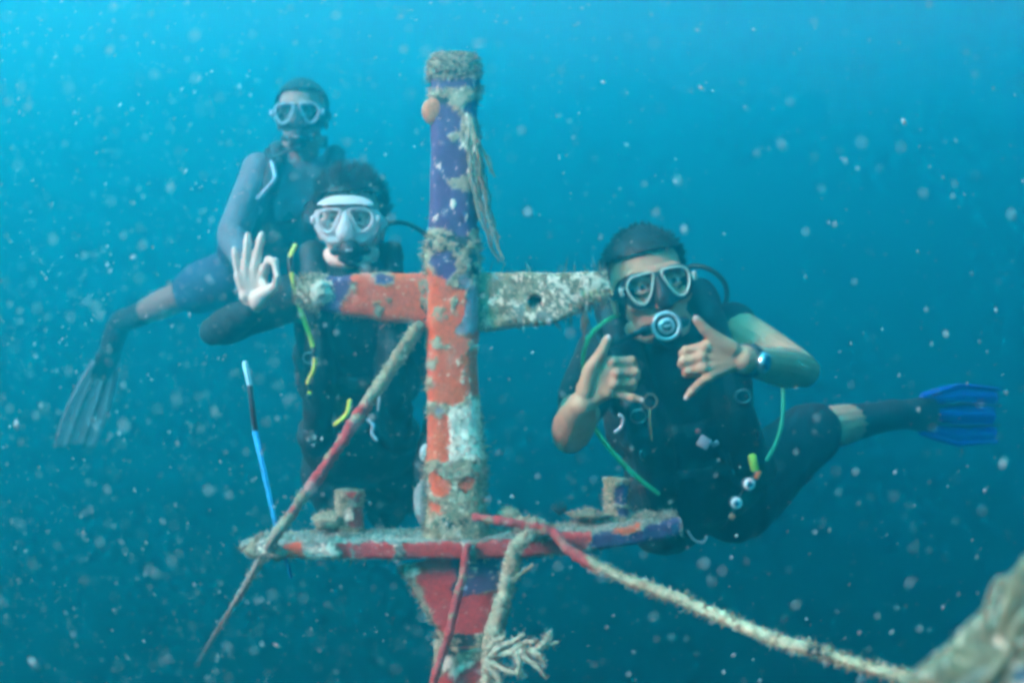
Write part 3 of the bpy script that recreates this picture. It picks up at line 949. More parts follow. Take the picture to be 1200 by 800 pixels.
def hand(mb, back, d, wrist, knuckles, fingers, thumb, rk=.0118, rf=.0088):
    """all joints as (px, py, depth offset)"""
    Q = lambda p: P(p[0], p[1], d + (p[2] if len(p) > 2 else 0))
    w = Q(wrist)
    kk = [Q(a) for a in knuckles]
    for i, a in enumerate(kk):
        base = w.lerp(a, 0.10)
        mb.loft([base, w.lerp(a, 0.55), a], [rk * 1.12, rk * 1.10, rk * .92], n=12)
        if i:
            mb.loft([w.lerp(kk[i - 1], .62), w.lerp(a, .62)], [rk * 1.02, rk * 1.02], n=10)
            mb.loft([w.lerp(kk[i - 1], .9), w.lerp(a, .9)], [rk * .85, rk * .85], n=10)
    for i, ch in enumerate(fingers):
        c = [kk[i]] + [Q(a) for a in ch]
        s = (1.0, 1.04, 1.0, .86)[i]
        mb.ell(kk[i] + Vector((0, .0032 * back, 0)), (rk * .98, rk * .98, rk * .98))
        for q_ in c[1:3]:
            mb.ell(q_ + Vector((0, .0008 * back, 0)), np.array((1, 1, 1)) * rf * 1.12 * s)
        mb.loft(c, [rf * 1.1 * s, rf * 1.0 * s, rf * .93 * s, rf * .78 * s][:len(c)], n=12)
    t = [Q(a) for a in thumb]
    mb.ell(w.lerp(t[1], .45) + Vector((0, -.004 * back, 0)), np.array((1, 1, 1)) * rk * 1.5)
    mb.ell(w.lerp(kk[3], .40) + Vector((0, -.003 * back, 0)), np.array((1, 1, 1)) * rk * 1.3)
    mb.ell(t[2], np.array((1, 1, 1)) * rf * 1.18)
    mb.loft(t, [rf * 1.9, rf * 1.5, rf * 1.12, rf * .9], n=12)
    mb.loft([t[1], w.lerp(kk[0], .78)], [rf * 1.2, rf * 1.05], n=10)


def limb(mb, pts, rr, grow=0.0, n=16):
    m = (len(pts) - 1) * 6 + 1
    q = cr([list(p) + [r] for p, r in zip(pts, rr)], m)
    mb.loft(q[:, :3], q[:, 3] + grow, n=n)


def torso(mb, pelvis, neck, side, k, grow=0.0, lo=0, hi=7, female=False):
    fr_ = [0, .08, .2, .42, .68, .88, 1.0]
    rx = np.array([.09, .150, .165, .138, .160, .158, .07]) * k + grow
    ry = np.array([.06, .092, .105, .090, .112, .098, .06]) * k + grow
    if female:
        rx = rx * np.array([1, 1, 1, .92, .93, .92, .92])
    pe, ne = np.array(pelvis), np.array(neck)
    bow = unit(np.cross(np.asarray(side, float), ne - pe)) * 0.02
    pts = [pe + (ne - pe) * f + bow * math.sin(f * math.pi) for f in fr_]
    s = slice(lo, hi)
    q = cr([list(p) + [a, b] for p, a, b in zip(pts[s], rx[s], ry[s])], 40)
    mb.loft(q[:, :3], q[:, 3], q[:, 4], side=side, n=26, power=2.4)
    return pts


def contour(pts, n=64):
    p = cr(list(pts) + [pts[0]], n + 1)
    # closed Catmull-Rom
    q = np.array([list(a) for a in pts], float)
    m = len(q)
    out = []
    for k in range(n):
        u = k / n * m
        i = int(u) % m
        t = u - int(u)
        a, b, c, d = q[(i - 1) % m], q[i], q[(i + 1) % m], q[(i + 2) % m]
        out.append(0.5 * (2 * b + (c - a) * t + (2 * a - 5 * b + 4 * c - d) * t * t + (3 * b - a - 3 * c + d) * t ** 3))
    return np.array(out)


def bend(x, z, y0):
    """mask faces wrap a little round the head"""
    return y0 + 2.2 * np.asarray(x) ** 2


def mask(M, k, root, style):
    K = Matrix.Diagonal((k, k, k, 1))
    MM = M @ K
    mk_name = 'diving_mask'
    lens_pts = [(-.0095, .022), (-.030, .0255), (-.055, .022), (-.066, .008), (-.063, -.012), (-.052, -.030), (-.038, -.034), (-.026, -.024), (-.016, -.004)]
    if style == 'white':
        lens_pts = [(-.010, .018), (-.030, .0225), (-.054, .020), (-.064, .008), (-.062, -.012), (-.050, -.027), (-.038, -.031), (-.029, -.024), (-.019, -.004)]
        outer = [(0, .030), (.036, .031), (.066, .025), (.077, .008), (.073, -.018), (.056, -.044), (.034, -.056), (0, -.052), (-.034, -.056), (-.056, -.044), (-.073, -.018), (-.077, .008), (-.066, .025), (-.036, .031)]
    else:
        outer = [(0, .024), (.033, .031), (.062, .027), (.074, .008), (.070, -.018), (.056, -.038), (.036, -.042), (.022, -.046), (0, -.054), (-.022, -.046), (-.036, -.042), (-.056, -.038), (-.070, -.018), (-.074, .008), (-.062, .027), (-.033, .031)]
    fy = -.105
    out2 = contour(outer, 96)
    L = [contour([(s * a, b) for a, b in lens_pts], 56) for s in (-1, 1)]
    # front plate with two lens openings
    bm = bmesh.new()
    edges = []
    for lp in [out2] + L:
        vs = [bm.verts.new((a, bend(a, b, fy), b)) for a, b in lp]
        for i in range(len(vs)):
            edges.append(bm.edges.new((vs[i], vs[(i + 1) % len(vs)])))
    bmesh.ops.triangle_fill(bm, use_beauty=True, use_dissolve=False, edges=edges)
    bm.verts.index_update()
    pl = MB()
    pv = np.array([tuple(v.co) for v in bm.verts])
    pf = [tuple(v.index for v in f.verts) for f in bm.faces]
    bm.free()
    pl.add(pv, pf)
    pl.add(pv + np.array((0, .004, 0)), [q[::-1] for q in pf])
    # skirt from the front plate back to the face
    n = len(out2)
    rings = []
    for sc, yy in ((1.0, fy), (1.03, fy + .006), (1.05, fy + .020), (1.02, fy + .034), (1.06, fy + .046)):
        rings.append(np.stack([out2[:, 0] * sc, bend(out2[:, 0] * sc, 0, yy) + 2.0 * np.maximum(0, np.abs(out2[:, 0]) - .03) ** 2 * (yy - fy) / .046 * 8, out2[:, 1] * sc], 1))
    sk = MB()
    sk.add(np.vstack(rings), [(i * n + j, i * n + (j + 1) % n, (i + 1) * n + (j + 1) % n, (i + 1) * n + j) for i in range(4) for j in range(n)])
    body = MB()
    body.v, body.f, body.c, body.n = pl.v + sk.v, list(pl.f), pl.c + sk.c, pl.n + sk.n
    body.f += [tuple(i + pl.n for i in q) for q in sk.f]
    nose = MB()
    nose.loft([(0, fy - .001, .012), (0, fy - .008, -.010), (0, fy - .018, -.030), (0, fy - .016, -.044)], [.006, .0125, .020, .019], [.006, .011, .014, .012], side=(1, 0, 0), n=18)
    white = style == 'white'
    m_skirt = M_WSIL if white else M_RUB
    o_ = part(mk_name, body.xform(MM), m_skirt, root)
    part('nose_pocket', nose.xform(MM), m_skirt, o_)
    rim_m = M_WSIL if white else (M_RIM if style == 'clear' else M_RIMB)
    for lp in L:
        p3 = np.stack([lp[:, 0], bend(lp[:, 0], lp[:, 1], fy - .003), lp[:, 1]], 1)
        p3 = np.vstack([p3, p3[:2]])
        part('rim', MB().loft(p3, (.0036 if style == 'blue' else .0030) if not white else .0042, n=10, cap=None).xform(MM), rim_m, o_)
        ctr = p3[:-2].mean(0)
        gl = MB()
        gl.add(np.vstack([p3[:-2] * np.array((1, 1, 1)), [ctr]]), [(i, (i + 1) % (len(p3) - 2), len(p3) - 2) for i in range(len(p3) - 2)])
        part('lens', gl.xform(MM), M_LENS, o_)
    if white:
        bar = MB().loft([(-.070, bend(-.070, 0, fy - .003), .024), (-.036, bend(.036, 0, fy - .004), .0315), (0, fy - .004, .0310), (.036, bend(.036, 0, fy - .004), .0315), (.070, bend(.070, 0, fy - .003), .024)], .0022, n=8)
        part('frame_bar', bar.xform(MM), M_RUB, o_)
        fh = MB()
        xs = np.linspace(-.066, .066, 25)
        top = .034 + .022 * np.sqrt(np.clip(1 - (xs / .067) ** 2, 0, 1))
        rows = []
        for f_, yy in ((0, -.118), (.5, -.112), (1, -.100), (1.02, -.085)):
            rows.append(np.stack([xs, bend(xs, 0, yy) , .033 + (top - .033) * f_], 1))
        fh.add(np.vstack(rows), [(i * 25 + j, i * 25 + j + 1, (i + 1) * 25 + j + 1, (i + 1) * 25 + j) for i in range(3) for j in range(24)])
        part('forehead_seal', fh.xform(MM), M_WSIL, o_)
    for s in (-1, 1):
        part('buckle', MB().box((s * .075, -.086, 0), (.005, .013, .009), Matrix.Rotation(s * R(20), 4, 'Z'), bev=.4).xform(MM), rim_m if not white else M_WSIL, o_)
    # strap round the back of the head
    th = np.linspace(R(-62), R(242), 40)
    cx = np.stack([.088 * np.cos(th), .014 + .112 * np.sin(th), .004 + .016 * np.sin(th)], 1)
    strap = MB()
    rows = np.vstack([cx + np.array((0, 0, -.011)), cx + np.array((0, 0, .011))])
    strap.add(rows, [(i, i + 1, 40 + i + 1, 40 + i) for i in range(39)])
    part('strap', strap.xform(MM), M_WSIL if white else M_RUB, o_)
    return o_


def regulator(M, k, root, style, hose_pts, c=(0, -.128, -.083)):
    b = MB()
    fwd = M.to_3x3() @ Vector((0, -1, 0))
    c0 = M @ Vector(c)
    A = lambda a: c0 + fwd * a
    r_ = .0265 * k if style != 'small' else .024 * k
    b.loft([A(-.026), A(-.016), A(-.002), A(.006)], [r_ * .6, r_ * 1.0, r_ * 1.08, r_ * .98], n=28, cap='flat')
    b.loft([M @ Vector((0, -.092, -.076)), A(-.02)], [.013 * k, .016 * k], n=14)
    up = M.to_3x3() @ Vector((0, 0, 1))
    rt = M.to_3x3() @ Vector((1, 0, 0))
    b.loft([c0 - rt * .040 * k - fwd * .012, c0 + rt * .040 * k - fwd * .012], .011 * k, n=12)
    b.loft([c0 - up * r_ * .8 - rt * .022 - fwd * .01, c0 - up * r_ * 1.25 - fwd * .012, c0 - up * r_ * .8 + rt * .022 - fwd * .01], [.008, .010, .008], n=10)
    o_ = part('regulator', b, M_RUB, root)
    if style == 'steel':
        ring = []
        for i in range(33):
            a = i / 32 * 2 * math.pi
            ring.append(A(.006) + (rt * math.cos(a) + up * math.sin(a)) * r_ * .96)
        part('cover_ring', MB().loft(ring, .0042 * k, n=10, cap=None), M_CHROME, o_)
        part('purge_plate', MB().loft([A(.003), A(.010), A(.0125)], [r_ * .66, r_ * .60, r_ * .50], n=24, cap='flat'), M_CHROME, o_)
        part('purge_button', MB().loft([A(.011), A(.0145)], [r_ * .40, r_ * .36], n=24, cap='flat'), M_RUB, o_)
        part('badge', MB().box(A(.0150), (.008 * k, .0010, .0022 * k), M, col=(0.5, 0.52, 0.54)), M_TINT, o_)
    else:
        part('purge_button', MB().loft([A(.005), A(.009)], [r_ * .62, r_ * .56], n=24, cap='flat'), M_NYL, o_)
        part('badge', MB().box(A(.0100), (.009 * k, .0010, .003 * k), M, col=(0.30, 0.33, 0.36)), M_TINT, o_)
    part('hose', MB().loft(cr([P(*p) for p in hose_pts], 50), .0056, n=10), M_RUB, o_)
    return o_


def vest(root, pelvis, neck, side, front, k, sh_l, sh_r, closed=True, seed=1):
    """buoyancy vest: shoulder straps, two front lobes, waist band, pockets, buckles, rings"""
    pe, ne = np.array(pelvis), np.array(neck)
    up = ne - pe
    s_, f_ = unit(side), unit(front)
    At = lambda u, a, b: pe + up * u + s_ * a * k + f_ * (b + (.026 if b > 0 else 0)) * k
    b = MB()
    torso(b, pelvis, neck, side, k, .012, 3, 5)
    b.loft([At(.25, -.10, -.06), At(.25, .10, -.06)], .06 * k, n=14)
    b.loft([At(.72, -.11, -.085), At(.40, -.13, -.07)], .055 * k, n=14)
    b.loft([At(.72, .11, -.085), At(.40, .13, -.07)], .055 * k, n=14)
    for s in (-1, 1):
        b.loft([At(.86, s * .095, .075), At(.70, s * .095, .115), At(.52, s * .100, .112), At(.34, s * .105, .100)], np.array((.034, .046, .050, .046)) * k, n=16)
        b.loft([At(.84, s * .095, .085), At(.95, s * .098, .082), At(1.07, s * .100, .045), At(1.13, s * .102, -.01), At(1.05, s * .105, -.08), At(.8, s * .10, -.10)], .034 * k, n=14)
        b.ell(At(.33, s * .125, .085), np.array((.05, .045, .06)) * k)
    v_ = remesh(b, 0.007, 4)
    q = v_.verts()
    v_.v = [q + v_.nrm * (0.006 * fbm(q, 18, seed) + 0.003 * fbm(q, 55, seed + 3))[:, None]]
    o_ = part('buoyancy_vest', v_, M_NYL, root)
    F3 = Matrix((tuple(s_), tuple(-f_), tuple(unit(up)))).transposed().to_4x4()
    for u, w in ((.66, .10), (.42, .13)):
        if not closed and u > .6:
            w = .09
        band = []
        for a in np.linspace(-1, 1, 17):
            band.append(At(u, a * w, .128 - .02 * abs(a)))
        mb_ = MB().loft(band, .011 * k, .003, side=unit(up), n=12, power=4)
        part('strap', mb_, M_STRAP, o_)
        part('buckle', MB().box(At(u, .0, .136), (.021 * k, .005, .015 * k), F3, bev=.4), M_STRAP, o_)
    for s in (-1, 1):
        for u in (.80, .60):
            ring = [At(u, s * .115, .150) + (s_ * math.cos(a) + unit(up) * math.sin(a)) * .017 * k for a in np.linspace(0, 2 * math.pi, 21)]
            part('d_ring', MB().loft(ring, .0022, n=8, cap=None), M_STEEL, o_)
        part('shoulder_buckle', MB().box(At(.90, s * .095, .112), (.018 * k, .005, .012 * k), F3, bev=.4), M_RUB, o_)
        part('pocket_flap', MB().box(At(.36, s * .112, .130), (.040 * k, .005, .030 * k), F3, bev=.5), M_STRAP, o_)
        part('shoulder_webbing', MB().loft([At(.62, s * .088, .150), At(.76, s * .092, .150), At(.90, s * .096, .118)], .013 * k, .003, side=s_, n=10, power=4), M_STRAP, o_)
        part('zip', MB().loft([At(.52, s * .060, .148), At(.40, s * .064, .142)], .003, n=6), M_STRAP, o_)
    return o_


def tank(root, pelvis, neck, front, k, side):
    pe, ne = np.array(pelvis), np.array(neck)
    up = ne - pe
    f_ = unit(front)
    At = lambda u, b: pe + up * u - f_ * b
    b = MB().loft([At(-.15, .20), At(-.10, .20), At(.5, .20), At(.80, .20), At(.90, .20), At(.94, .20)], [.07, .085, .085, .085, .055, .022], n=28, cap='flat')
    o_ = part('air_tank', b, M_TANK, root)
    vb = MB().loft([At(.93, .20), At(1.02, .20), At(1.06, .20)], [.018, .020, .014], n=16)
    s_ = unit(side)
    vb.loft([At(1.0, .20) - s_ * .045, At(1.0, .20) + s_ * .05], .013, n=14)
    vb.loft([At(1.0, .20) + s_ * .045, At(1.0, .20) + s_ * .075], .022, n=14, cap='flat')
    vb.loft([At(1.01, .16), At(1.04, .24)], .024, n=16)
    part('valve', vb, M_RUB, o_)


def fin(root, heel, tip, widedir, k, mat, flare=.105):
    """foot pocket, blade with side rails and ribs"""
    h, t = np.array(heel), np.array(tip)
    ax = t - h
    L = np.linalg.norm(ax)
    a = unit(ax)
    w = unit(np.asarray(widedir, float) - a * np.dot(a, widedir))
    n_ = np.cross(a, w)
    At = lambda u, x, z=0: h + a * u * L + w * x * k + n_ * z
    us = np.linspace(.22, 1.0, 26)
    wid = np.interp(us, [.22, .35, .6, .9, 1.0], [.052, .066, .086, flare, flare * .96])
    V, nx = [], 17
    for u, ww in zip(us, wid):
        for x in np.linspace(-1, 1, nx):
            notch = 0.035 * (1 - abs(x)) * (u > .97)
            V.append(At(u - notch, x * ww, 0.006 * math.cos(x * 9.4) * k + .035 * (u - .3) ** 2))
    V = np.array(V)
    F = [(i * nx + j, i * nx + j + 1, (i + 1) * nx + j + 1, (i + 1) * nx + j) for i in range(25) for j in range(nx - 1)]
    b = MB()
    b.add(V, F)
    b.add(V - n_ * .004, [q[::-1] for q in F])
    m = len(V)
    ring = [i * nx for i in range(26)] + [25 * nx + j for j in range(1, nx)] + [i * nx + nx - 1 for i in range(24, -1, -1)] + [j for j in range(nx - 2, 0, -1)]
    b.f += [(ring[i], ring[(i + 1) % len(ring)], ring[(i + 1) % len(ring)] + m, ring[i] + m) for i in range(len(ring))]
    o_ = part('fin', b, mat, root)
    for s in (-1, 1):
        part('rail', MB().loft([At(u, s * ww, .035 * (u - .3) ** 2) for u, ww in zip(us, wid)], np.linspace(.010, .005, 26) * k, n=10), mat, o_)
    for x in (-.38, .38):
        part('rib', MB().loft([At(u, x * ww, .008 + .035 * (u - .3) ** 2) for u, ww in zip(us, wid)], np.linspace(.007, .003, 26) * k, n=8), M_RUB, o_)
    pk = MB().loft([At(-.02, 0), At(.08, 0), At(.2, 0), At(.34, 0)], np.array((.036, .044, .050, .048)) * k, np.array((.036, .040, .034, .016)) * k, side=w, n=20)
    part('foot_pocket', pk, M_RUB, o_)
    return o_


def wrinkle(mb_, amp, sc, seed):
    q = mb_.verts()
    mb_.v = [q + mb_.nrm * (amp * fbm(q, sc, seed, 3))[:, None]]
    return mb_


def headM(p, yaw=0, pitch=0, roll=0, k=1.0):
    return Matrix.Translation(p) @ Matrix.Rotation(R(yaw), 4, 'Z') @ Matrix.Rotation(R(pitch), 4, 'X') @ Matrix.Rotation(R(-roll), 4, 'Y') @ Matrix.Diagonal((k, k, k, 1))


# ---------------- right diver: both hands in a thumb-and-little-finger sign
d3 = thing('person', 'diver right of the cross in black vest making thumb and little finger signs', 'person', P(815, 600, 2.5), 'divers around the cross')
M3 = headM(P(761, 337, 2.24), yaw=4, pitch=-2, roll=13)
pel, nek = P(822, 592, 2.60), P(776, 384, 2.36)
sL, sR = P(707, 414, 2.36), P(856, 386, 2.37)
side = sR - sL
frn = side.cross(nek - pel).normalized()
if frn.y > 0:
    frn = -frn
elL, wrL = P(668, 510, 2.12), P(682, 474, 1.93)
elR, wrR = P(940, 434, 2.20), P(870, 421, 1.96)
knA, anA = P(952, 504, 2.92), P(1046, 486, 3.10)
knB, anB = P(860, 560, 3.02), P(905, 545, 3.40)


def body3(mb_, g=0.0, skin=True):
    torso(mb_, pel, nek, side, .96, g - .016)
    for s_, c_ in ((sL, -1), (sR, 1)):
        mb_.ell(s_, (.056, .056, .056))
        mb_.loft([Vector(nek).lerp(s_, .15) + Vector((0, 0, -.01)), Vector(nek).lerp(s_, .6), s_], [.05, .048, .050], n=14)
    for s_, e_, w_ in ((sL, elL, wrL), (sR, elR, wrR)):
        limb(mb_, [s_, s_.lerp(e_, .35), s_.lerp(e_, .75), e_], [.052, .049, .042, .035], g)
        limb(mb_, [e_, e_.lerp(w_, .3), e_.lerp(w_, .75), w_], [.034, .040, .031, .0255], g)
    for kn, an, s_ in ((knA, anA, 1), (knB, anB, -1)):
        hip = pel + side.normalized() * .085 * s_ + Vector((0, .03, -.01))
        limb(mb_, [hip, hip.lerp(kn, .4), hip.lerp(kn, .8), kn], [.088, .080, .064, .056], g)
        limb(mb_, [kn, kn.lerp(an, .3), kn.lerp(an, .7), an], [.053, .056, .043, .036], g)


b = MB()
body3(b)
head_prims(b, M3, neck=nek)
hand(b, -1, 1.915, (682, 474, .012), [(717, 424), (722, 437), (720, 449), (712, 460, .004)],
     [[(740, 423, .006), (741, 428, .028), (726, 432, .040)], [(744, 436, .006), (744, 441, .029), (728, 443, .041)], [(741, 448, .008), (740, 453, .028), (726, 455, .038)], [(729, 462, .004), (741, 466, .0), (751, 468.5, -.002)]],
     [(686, 458, .004), (692, 432, -.004), (705, 413, -.010), (712, 397, -.012)])
hand(b, -1, 1.945, (868, 421, .010), [(826, 406), (822, 418), (824, 430), (831, 440, .003)],
     [[(804, 411, .006), (801, 414, .028), (816, 418, .040)], [(801, 423, .006), (800, 426, .028), (815, 429, .040)], [(806, 434, .008), (805, 437, .028), (818, 439, .038)], [(820, 449, .0), (811, 458, -.003), (804.5, 465.5, -.004)]],
     [(858, 410, .004), (839, 397, -.004), (825, 385, -.010), (816, 374, -.012)])
part('body', remesh(b, 0.0027, 3), M_SKIN_TAN, d3)
for (t0, t1, rn_) in (((705, 413, 1.905), (712, 397, 1.903), .0062), ((825, 385, 1.935), (816, 374, 1.933), .0062), ((741, 466, 1.915), (751, 468.5, 1.913), .0045), ((811, 458, 1.942), (804.5, 465.5, 1.941), .0045)):
    a_, b_ = P(*t0), P(*t1)
    ax_ = (b_ - a_).normalized()
    sd_ = ax_.cross(Vector((0, 1, 0))).normalized()
    Mn = Matrix((tuple(ax_), tuple(sd_), tuple(ax_.cross(sd_)))).transposed().to_4x4()
    part('nail', MB().ell(b_ + Vector((0, -rn_ * .85, 0)), (rn_ * 1.25, rn_ * .85, .0016), Mn, nu=14, nv=8, col=(0.62, 0.50, 0.44)), M_TINT, d3)
eyes(M3, 1, d3, (0.03, 0.015, 0.008))
hair(M3, 1, d3, 5, .018, .15, 3000, thick=.010, line0=.36)
mask(M3, .95, d3, 'clear')
rg3 = regulator(M3, 1.0, d3, 'steel', [(755, 386, 2.11), (735, 396, 2.12), (712, 404, 2.18), (700, 388, 2.32), (722, 366, 2.48), (770, 352, 2.52)], c=(-.013, -.126, -.084))
b = MB()
torso(b, pel, nek, side, .96, .005, 1, 7)
for s_, e_ in ((sL, elL), (sR, elR)):
    b.ell(s_, (.060, .060, .060))
    b.loft([Vector(nek).lerp(s_, .15) + Vector((0, 0, -.012)), Vector(nek).lerp(s_, .6), s_], [.050, .052, .054], n=14)
    if s_ is sL:
        limb(b, [s_, s_.lerp(e_, .35), s_.lerp(e_, .62)], [.060, .058, .054])
b.loft([nek + Vector((0, .01, -.04)), nek + Vector((-.01, -.02, .03)), nek + Vector((-.015, -.03, .06))], [.080, .066, .060], n=20)
part('shirt', wrinkle(remesh(b, .007, 4), .005, 14, 7), M_NEO, d3)
b = MB()
torso(b, pel, nek, side, .96, .010, 0, 4)
for kn, s_ in ((knA, 1), (knB, -1)):
    hip = pel + side.normalized() * .085 * s_ + Vector((0, .03, -.01))
    limb(b, [hip, hip.lerp(kn, .4), hip.lerp(kn, .75), hip.lerp(kn, .97)], [.090, .084, .074, .072], .010)
part('shorts', wrinkle(remesh(b, .008, 4), .007, 12, 9), M_NEO, d3)
vest(d3, pel, nek, side, frn, .96, sL, sR, seed=3)
tank(d3, pel + Vector((0.0, 0, 0)), nek + Vector((.05, 0, -.015)), frn, 1, side)
for kn, an in ((knA, anA), (knB, anB)):
    dr = (an - kn).normalized()
    bt = MB()
    limb(bt, [kn.lerp(an, .40), kn.lerp(an, .8), an, an + dr * .07 + Vector((0, .02, -.01))], [.053, .045, .045, .042])
    part('boot', remesh(bt, .008, 3), M_NEO, d3)
fin(d3, anA + Vector((.035, .03, 0)), P(1163, 486, 3.34), (0, 0, 1), 1.0, M_BFIN, flare=.082)
fin(d3, anB + Vector((.02, .05, 0)), anB + Vector((.10, .45, -.05)), (.6, 0, .6), 1.0, M_BFIN)
# watch on the bare wrist
fw = (wrR - elR).normalized()
wc = wrR - fw * .020
rg_ = []
sdv = fw.cross(Vector((0, -1, 0))).normalized()
nv = sdv.cross(fw).normalized()
if nv.y > 0:
    nv = -nv
for i in range(25):
    a = i / 24 * 2 * math.pi
    rg_.append(wc + sdv * math.cos(a) * .0315 + nv * math.sin(a) * .0300)
wt = part('watch', MB().loft([wc - fw * .012, wc - fw * .011, wc + fw * .011, wc + fw * .012], [.0300, .0318, .0308, .0285], n=28, cap='flat'), M_RUB, d3)
nw = (nv * .8 + sdv * .0).normalized()
part('watch_case', MB().loft([wc + nw * .026, wc + nw * .036, wc + nw * .040], [.019, .019, .016], n=24, cap='flat'), M_STEEL, wt)
part('watch_dial', MB().loft([wc + nw * .0395, wc + nw * .0412], [.0135, .013], n=24, cap='flat', col=(0.02, 0.07, 0.20)), M_TINT, wt)


def hose(root, pts, r, mat, name='hose', n=60, bands=()):
    o_ = part(name, MB().loft(cr([P(*p) for p in pts], n), r, n=10), mat, root)
    for (a, b_) in bands:
        q_ = cr([P(*p) for p in pts], n)[int(a * n):int(b_ * n)]
        part('black_sleeve', MB().loft(q_, r * 1.25, n=10), M_RUB, o_)
    return o_


hose(d3, [(730, 366, 2.34), (714, 374, 2.20), (700, 384, 2.13), (689, 398, 2.11), (684, 414, 2.12), (684, 440, 2.16), (690, 480, 2.19), (698, 503, 2.17), (722, 534, 2.14), (748, 560, 2.14), (771, 578, 2.16)], .0046, M_GREEN, 'inflator_hose')
hose(d3, [(905, 420, 2.30), (915, 440, 2.26), (918, 465, 2.24), (916, 495, 2.23), (909, 520, 2.23), (899, 538, 2.24)], .0046, pmat('teal_hose', (0.03, 0.50, 0.30), rough=.4, bump=.05), 'gauge_hose')
gb = MB().box(P(883, 542, 2.22), (.0085, .006, .018), Matrix.Rotation(R(-12), 4, 'Y'), bev=.6, col=(0.35, 0.75, 0.06))
part('green_tag', gb, M_TINT, d3)
part('orange_clip', MB().box(P(888, 556, 2.22), (.005, .004, .010), Matrix.Rotation(R(25), 4, 'Y'), bev=.5, col=(0.6, 0.2, 0.05)), M_TINT, d3)
for (gx, gy, rr, inner) in ((877, 567, .0145, (0.35, 0.5, 0.5)), (862, 589, .0140, (0.25, 0.5, 0.52))):
    c = P(gx, gy, 2.21)
    g_ = part('pressure_gauge', MB().loft([c + Vector((0, .012, 0)), c + Vector((0, -.004, .001)), c + Vector((0, -.008, .001))], [rr * .9, rr, rr * .85], n=22, cap='flat', col=(0.03, 0.03, 0.035)), M_TINT, d3)
    part('dial', MB().loft([c + Vector((0, -.0075, .001)), c + Vector((0, -.0095, .001))], [rr * .84, rr * .82], n=22, cap='flat', col=(0.75, 0.82, 0.80)), M_TINT, g_)
    part('dial_centre', MB().loft([c + Vector((0, -.0094, .001)), c + Vector((0, -.0110, .001))], [rr * .42, rr * .40], n=18, cap='flat', col=(0.03, 0.22, 0.30)), M_TINT, g_)
part('orange_clip', MB().box(P(858, 605, 2.21), (.006, .004, .006), Matrix.Rotation(R(40), 4, 'Y'), bev=.5, col=(0.6, 0.22, 0.10)), M_TINT, d3)
hose(d3, [(888, 548, 2.23), (880, 562, 2.225), (868, 580, 2.225), (858, 604, 2.225), (845, 622, 2.24)], .003, M_RUB, 'console_cord')
M_OLV = pmat('olive_cord', (0.20, 0.22, 0.08), rough=.7, bump=0)
# lanyard ring by the little finger
c = P(762, 470, 2.02)
rn = [c + Vector((math.cos(a) * .0125, 0, math.sin(a) * .0135)) for a in np.linspace(0, 2 * math.pi, 25)]
lr = part('lanyard_ring', MB().loft(rn, .0010, n=8, cap=None), pmat('tarnished_brass', (0.18, 0.21, 0.13), rough=.4, bump=0), d3)
part('lanyard_cord', MB().loft(cr([P(762, 480, 2.02), P(762, 494, 2.025), P(764, 516, 2.03)], 16), .0016, n=6), M_OLV, lr)
hook = cr([P(726, 486, 2.10), P(730, 490, 2.10), P(728, 500, 2.10), P(721, 506, 2.10)], 20)
part('clip_hook', MB().loft(hook, .0032, n=8), M_CHROME, d3)
part('vest_tab', MB().box(P(825, 518, 2.20), (.012, .004, .012), Matrix.Rotation(R(30), 4, 'Y'), bev=.4, col=(0.35, 0.45, 0.52)), M_TINT, d3)
part('vest_tab', MB().box(P(838, 520, 2.21), (.008, .004, .005), Matrix.Rotation(R(-25), 4, 'Y'), bev=.4, col=(0.25, 0.34, 0.36)), M_TINT, d3)
part('red_button', MB().ell(P(818, 505, 2.20), (.006, .004, .006), col=(0.35, 0.03, 0.03)), M_TINT, d3)
part('clip_hook', MB().loft(cr([P(806, 622, 2.24), P(813, 632, 2.24), P(824, 635, 2.24), P(828, 628, 2.24)], 20), .0026, n=8), M_CHROME, d3)
hose(d3, [(795, 322, 2.42), (812, 312, 2.40), (832, 316, 2.38), (848, 330, 2.38), (852, 348, 2.38), (846, 366, 2.36), (838, 400, 2.28)], .0055, M_RUB, 'regulator_hose')

# ---------------- middle diver: white mask, OK sign
d2 = thing('person', 'diver behind the cross in white mask and black wetsuit making an OK sign', 'person', P(420, 560, 2.9), 'divers around the cross')
M2 = headM(P(411, 262, 2.56), yaw=1, pitch=0, roll=1, k=.95)
pel, nek = P(424, 548, 2.98), P(414, 330, 2.66)
sL, sR = P(340, 350, 2.62), P(490, 352, 2.66)
side = sR - sL
frn = side.cross(nek - pel).normalized()
if frn.y > 0:
    frn = -frn
elL, wrL = P(251, 388, 2.58), P(295, 364, 2.42)
elR, wrR = P(520, 470, 2.80), P(500, 560, 2.72)
knA, anA = P(398, 600, 3.36), P(395, 585, 3.75)
knB, anB = P(452, 600, 3.36), P(455, 585, 3.75)


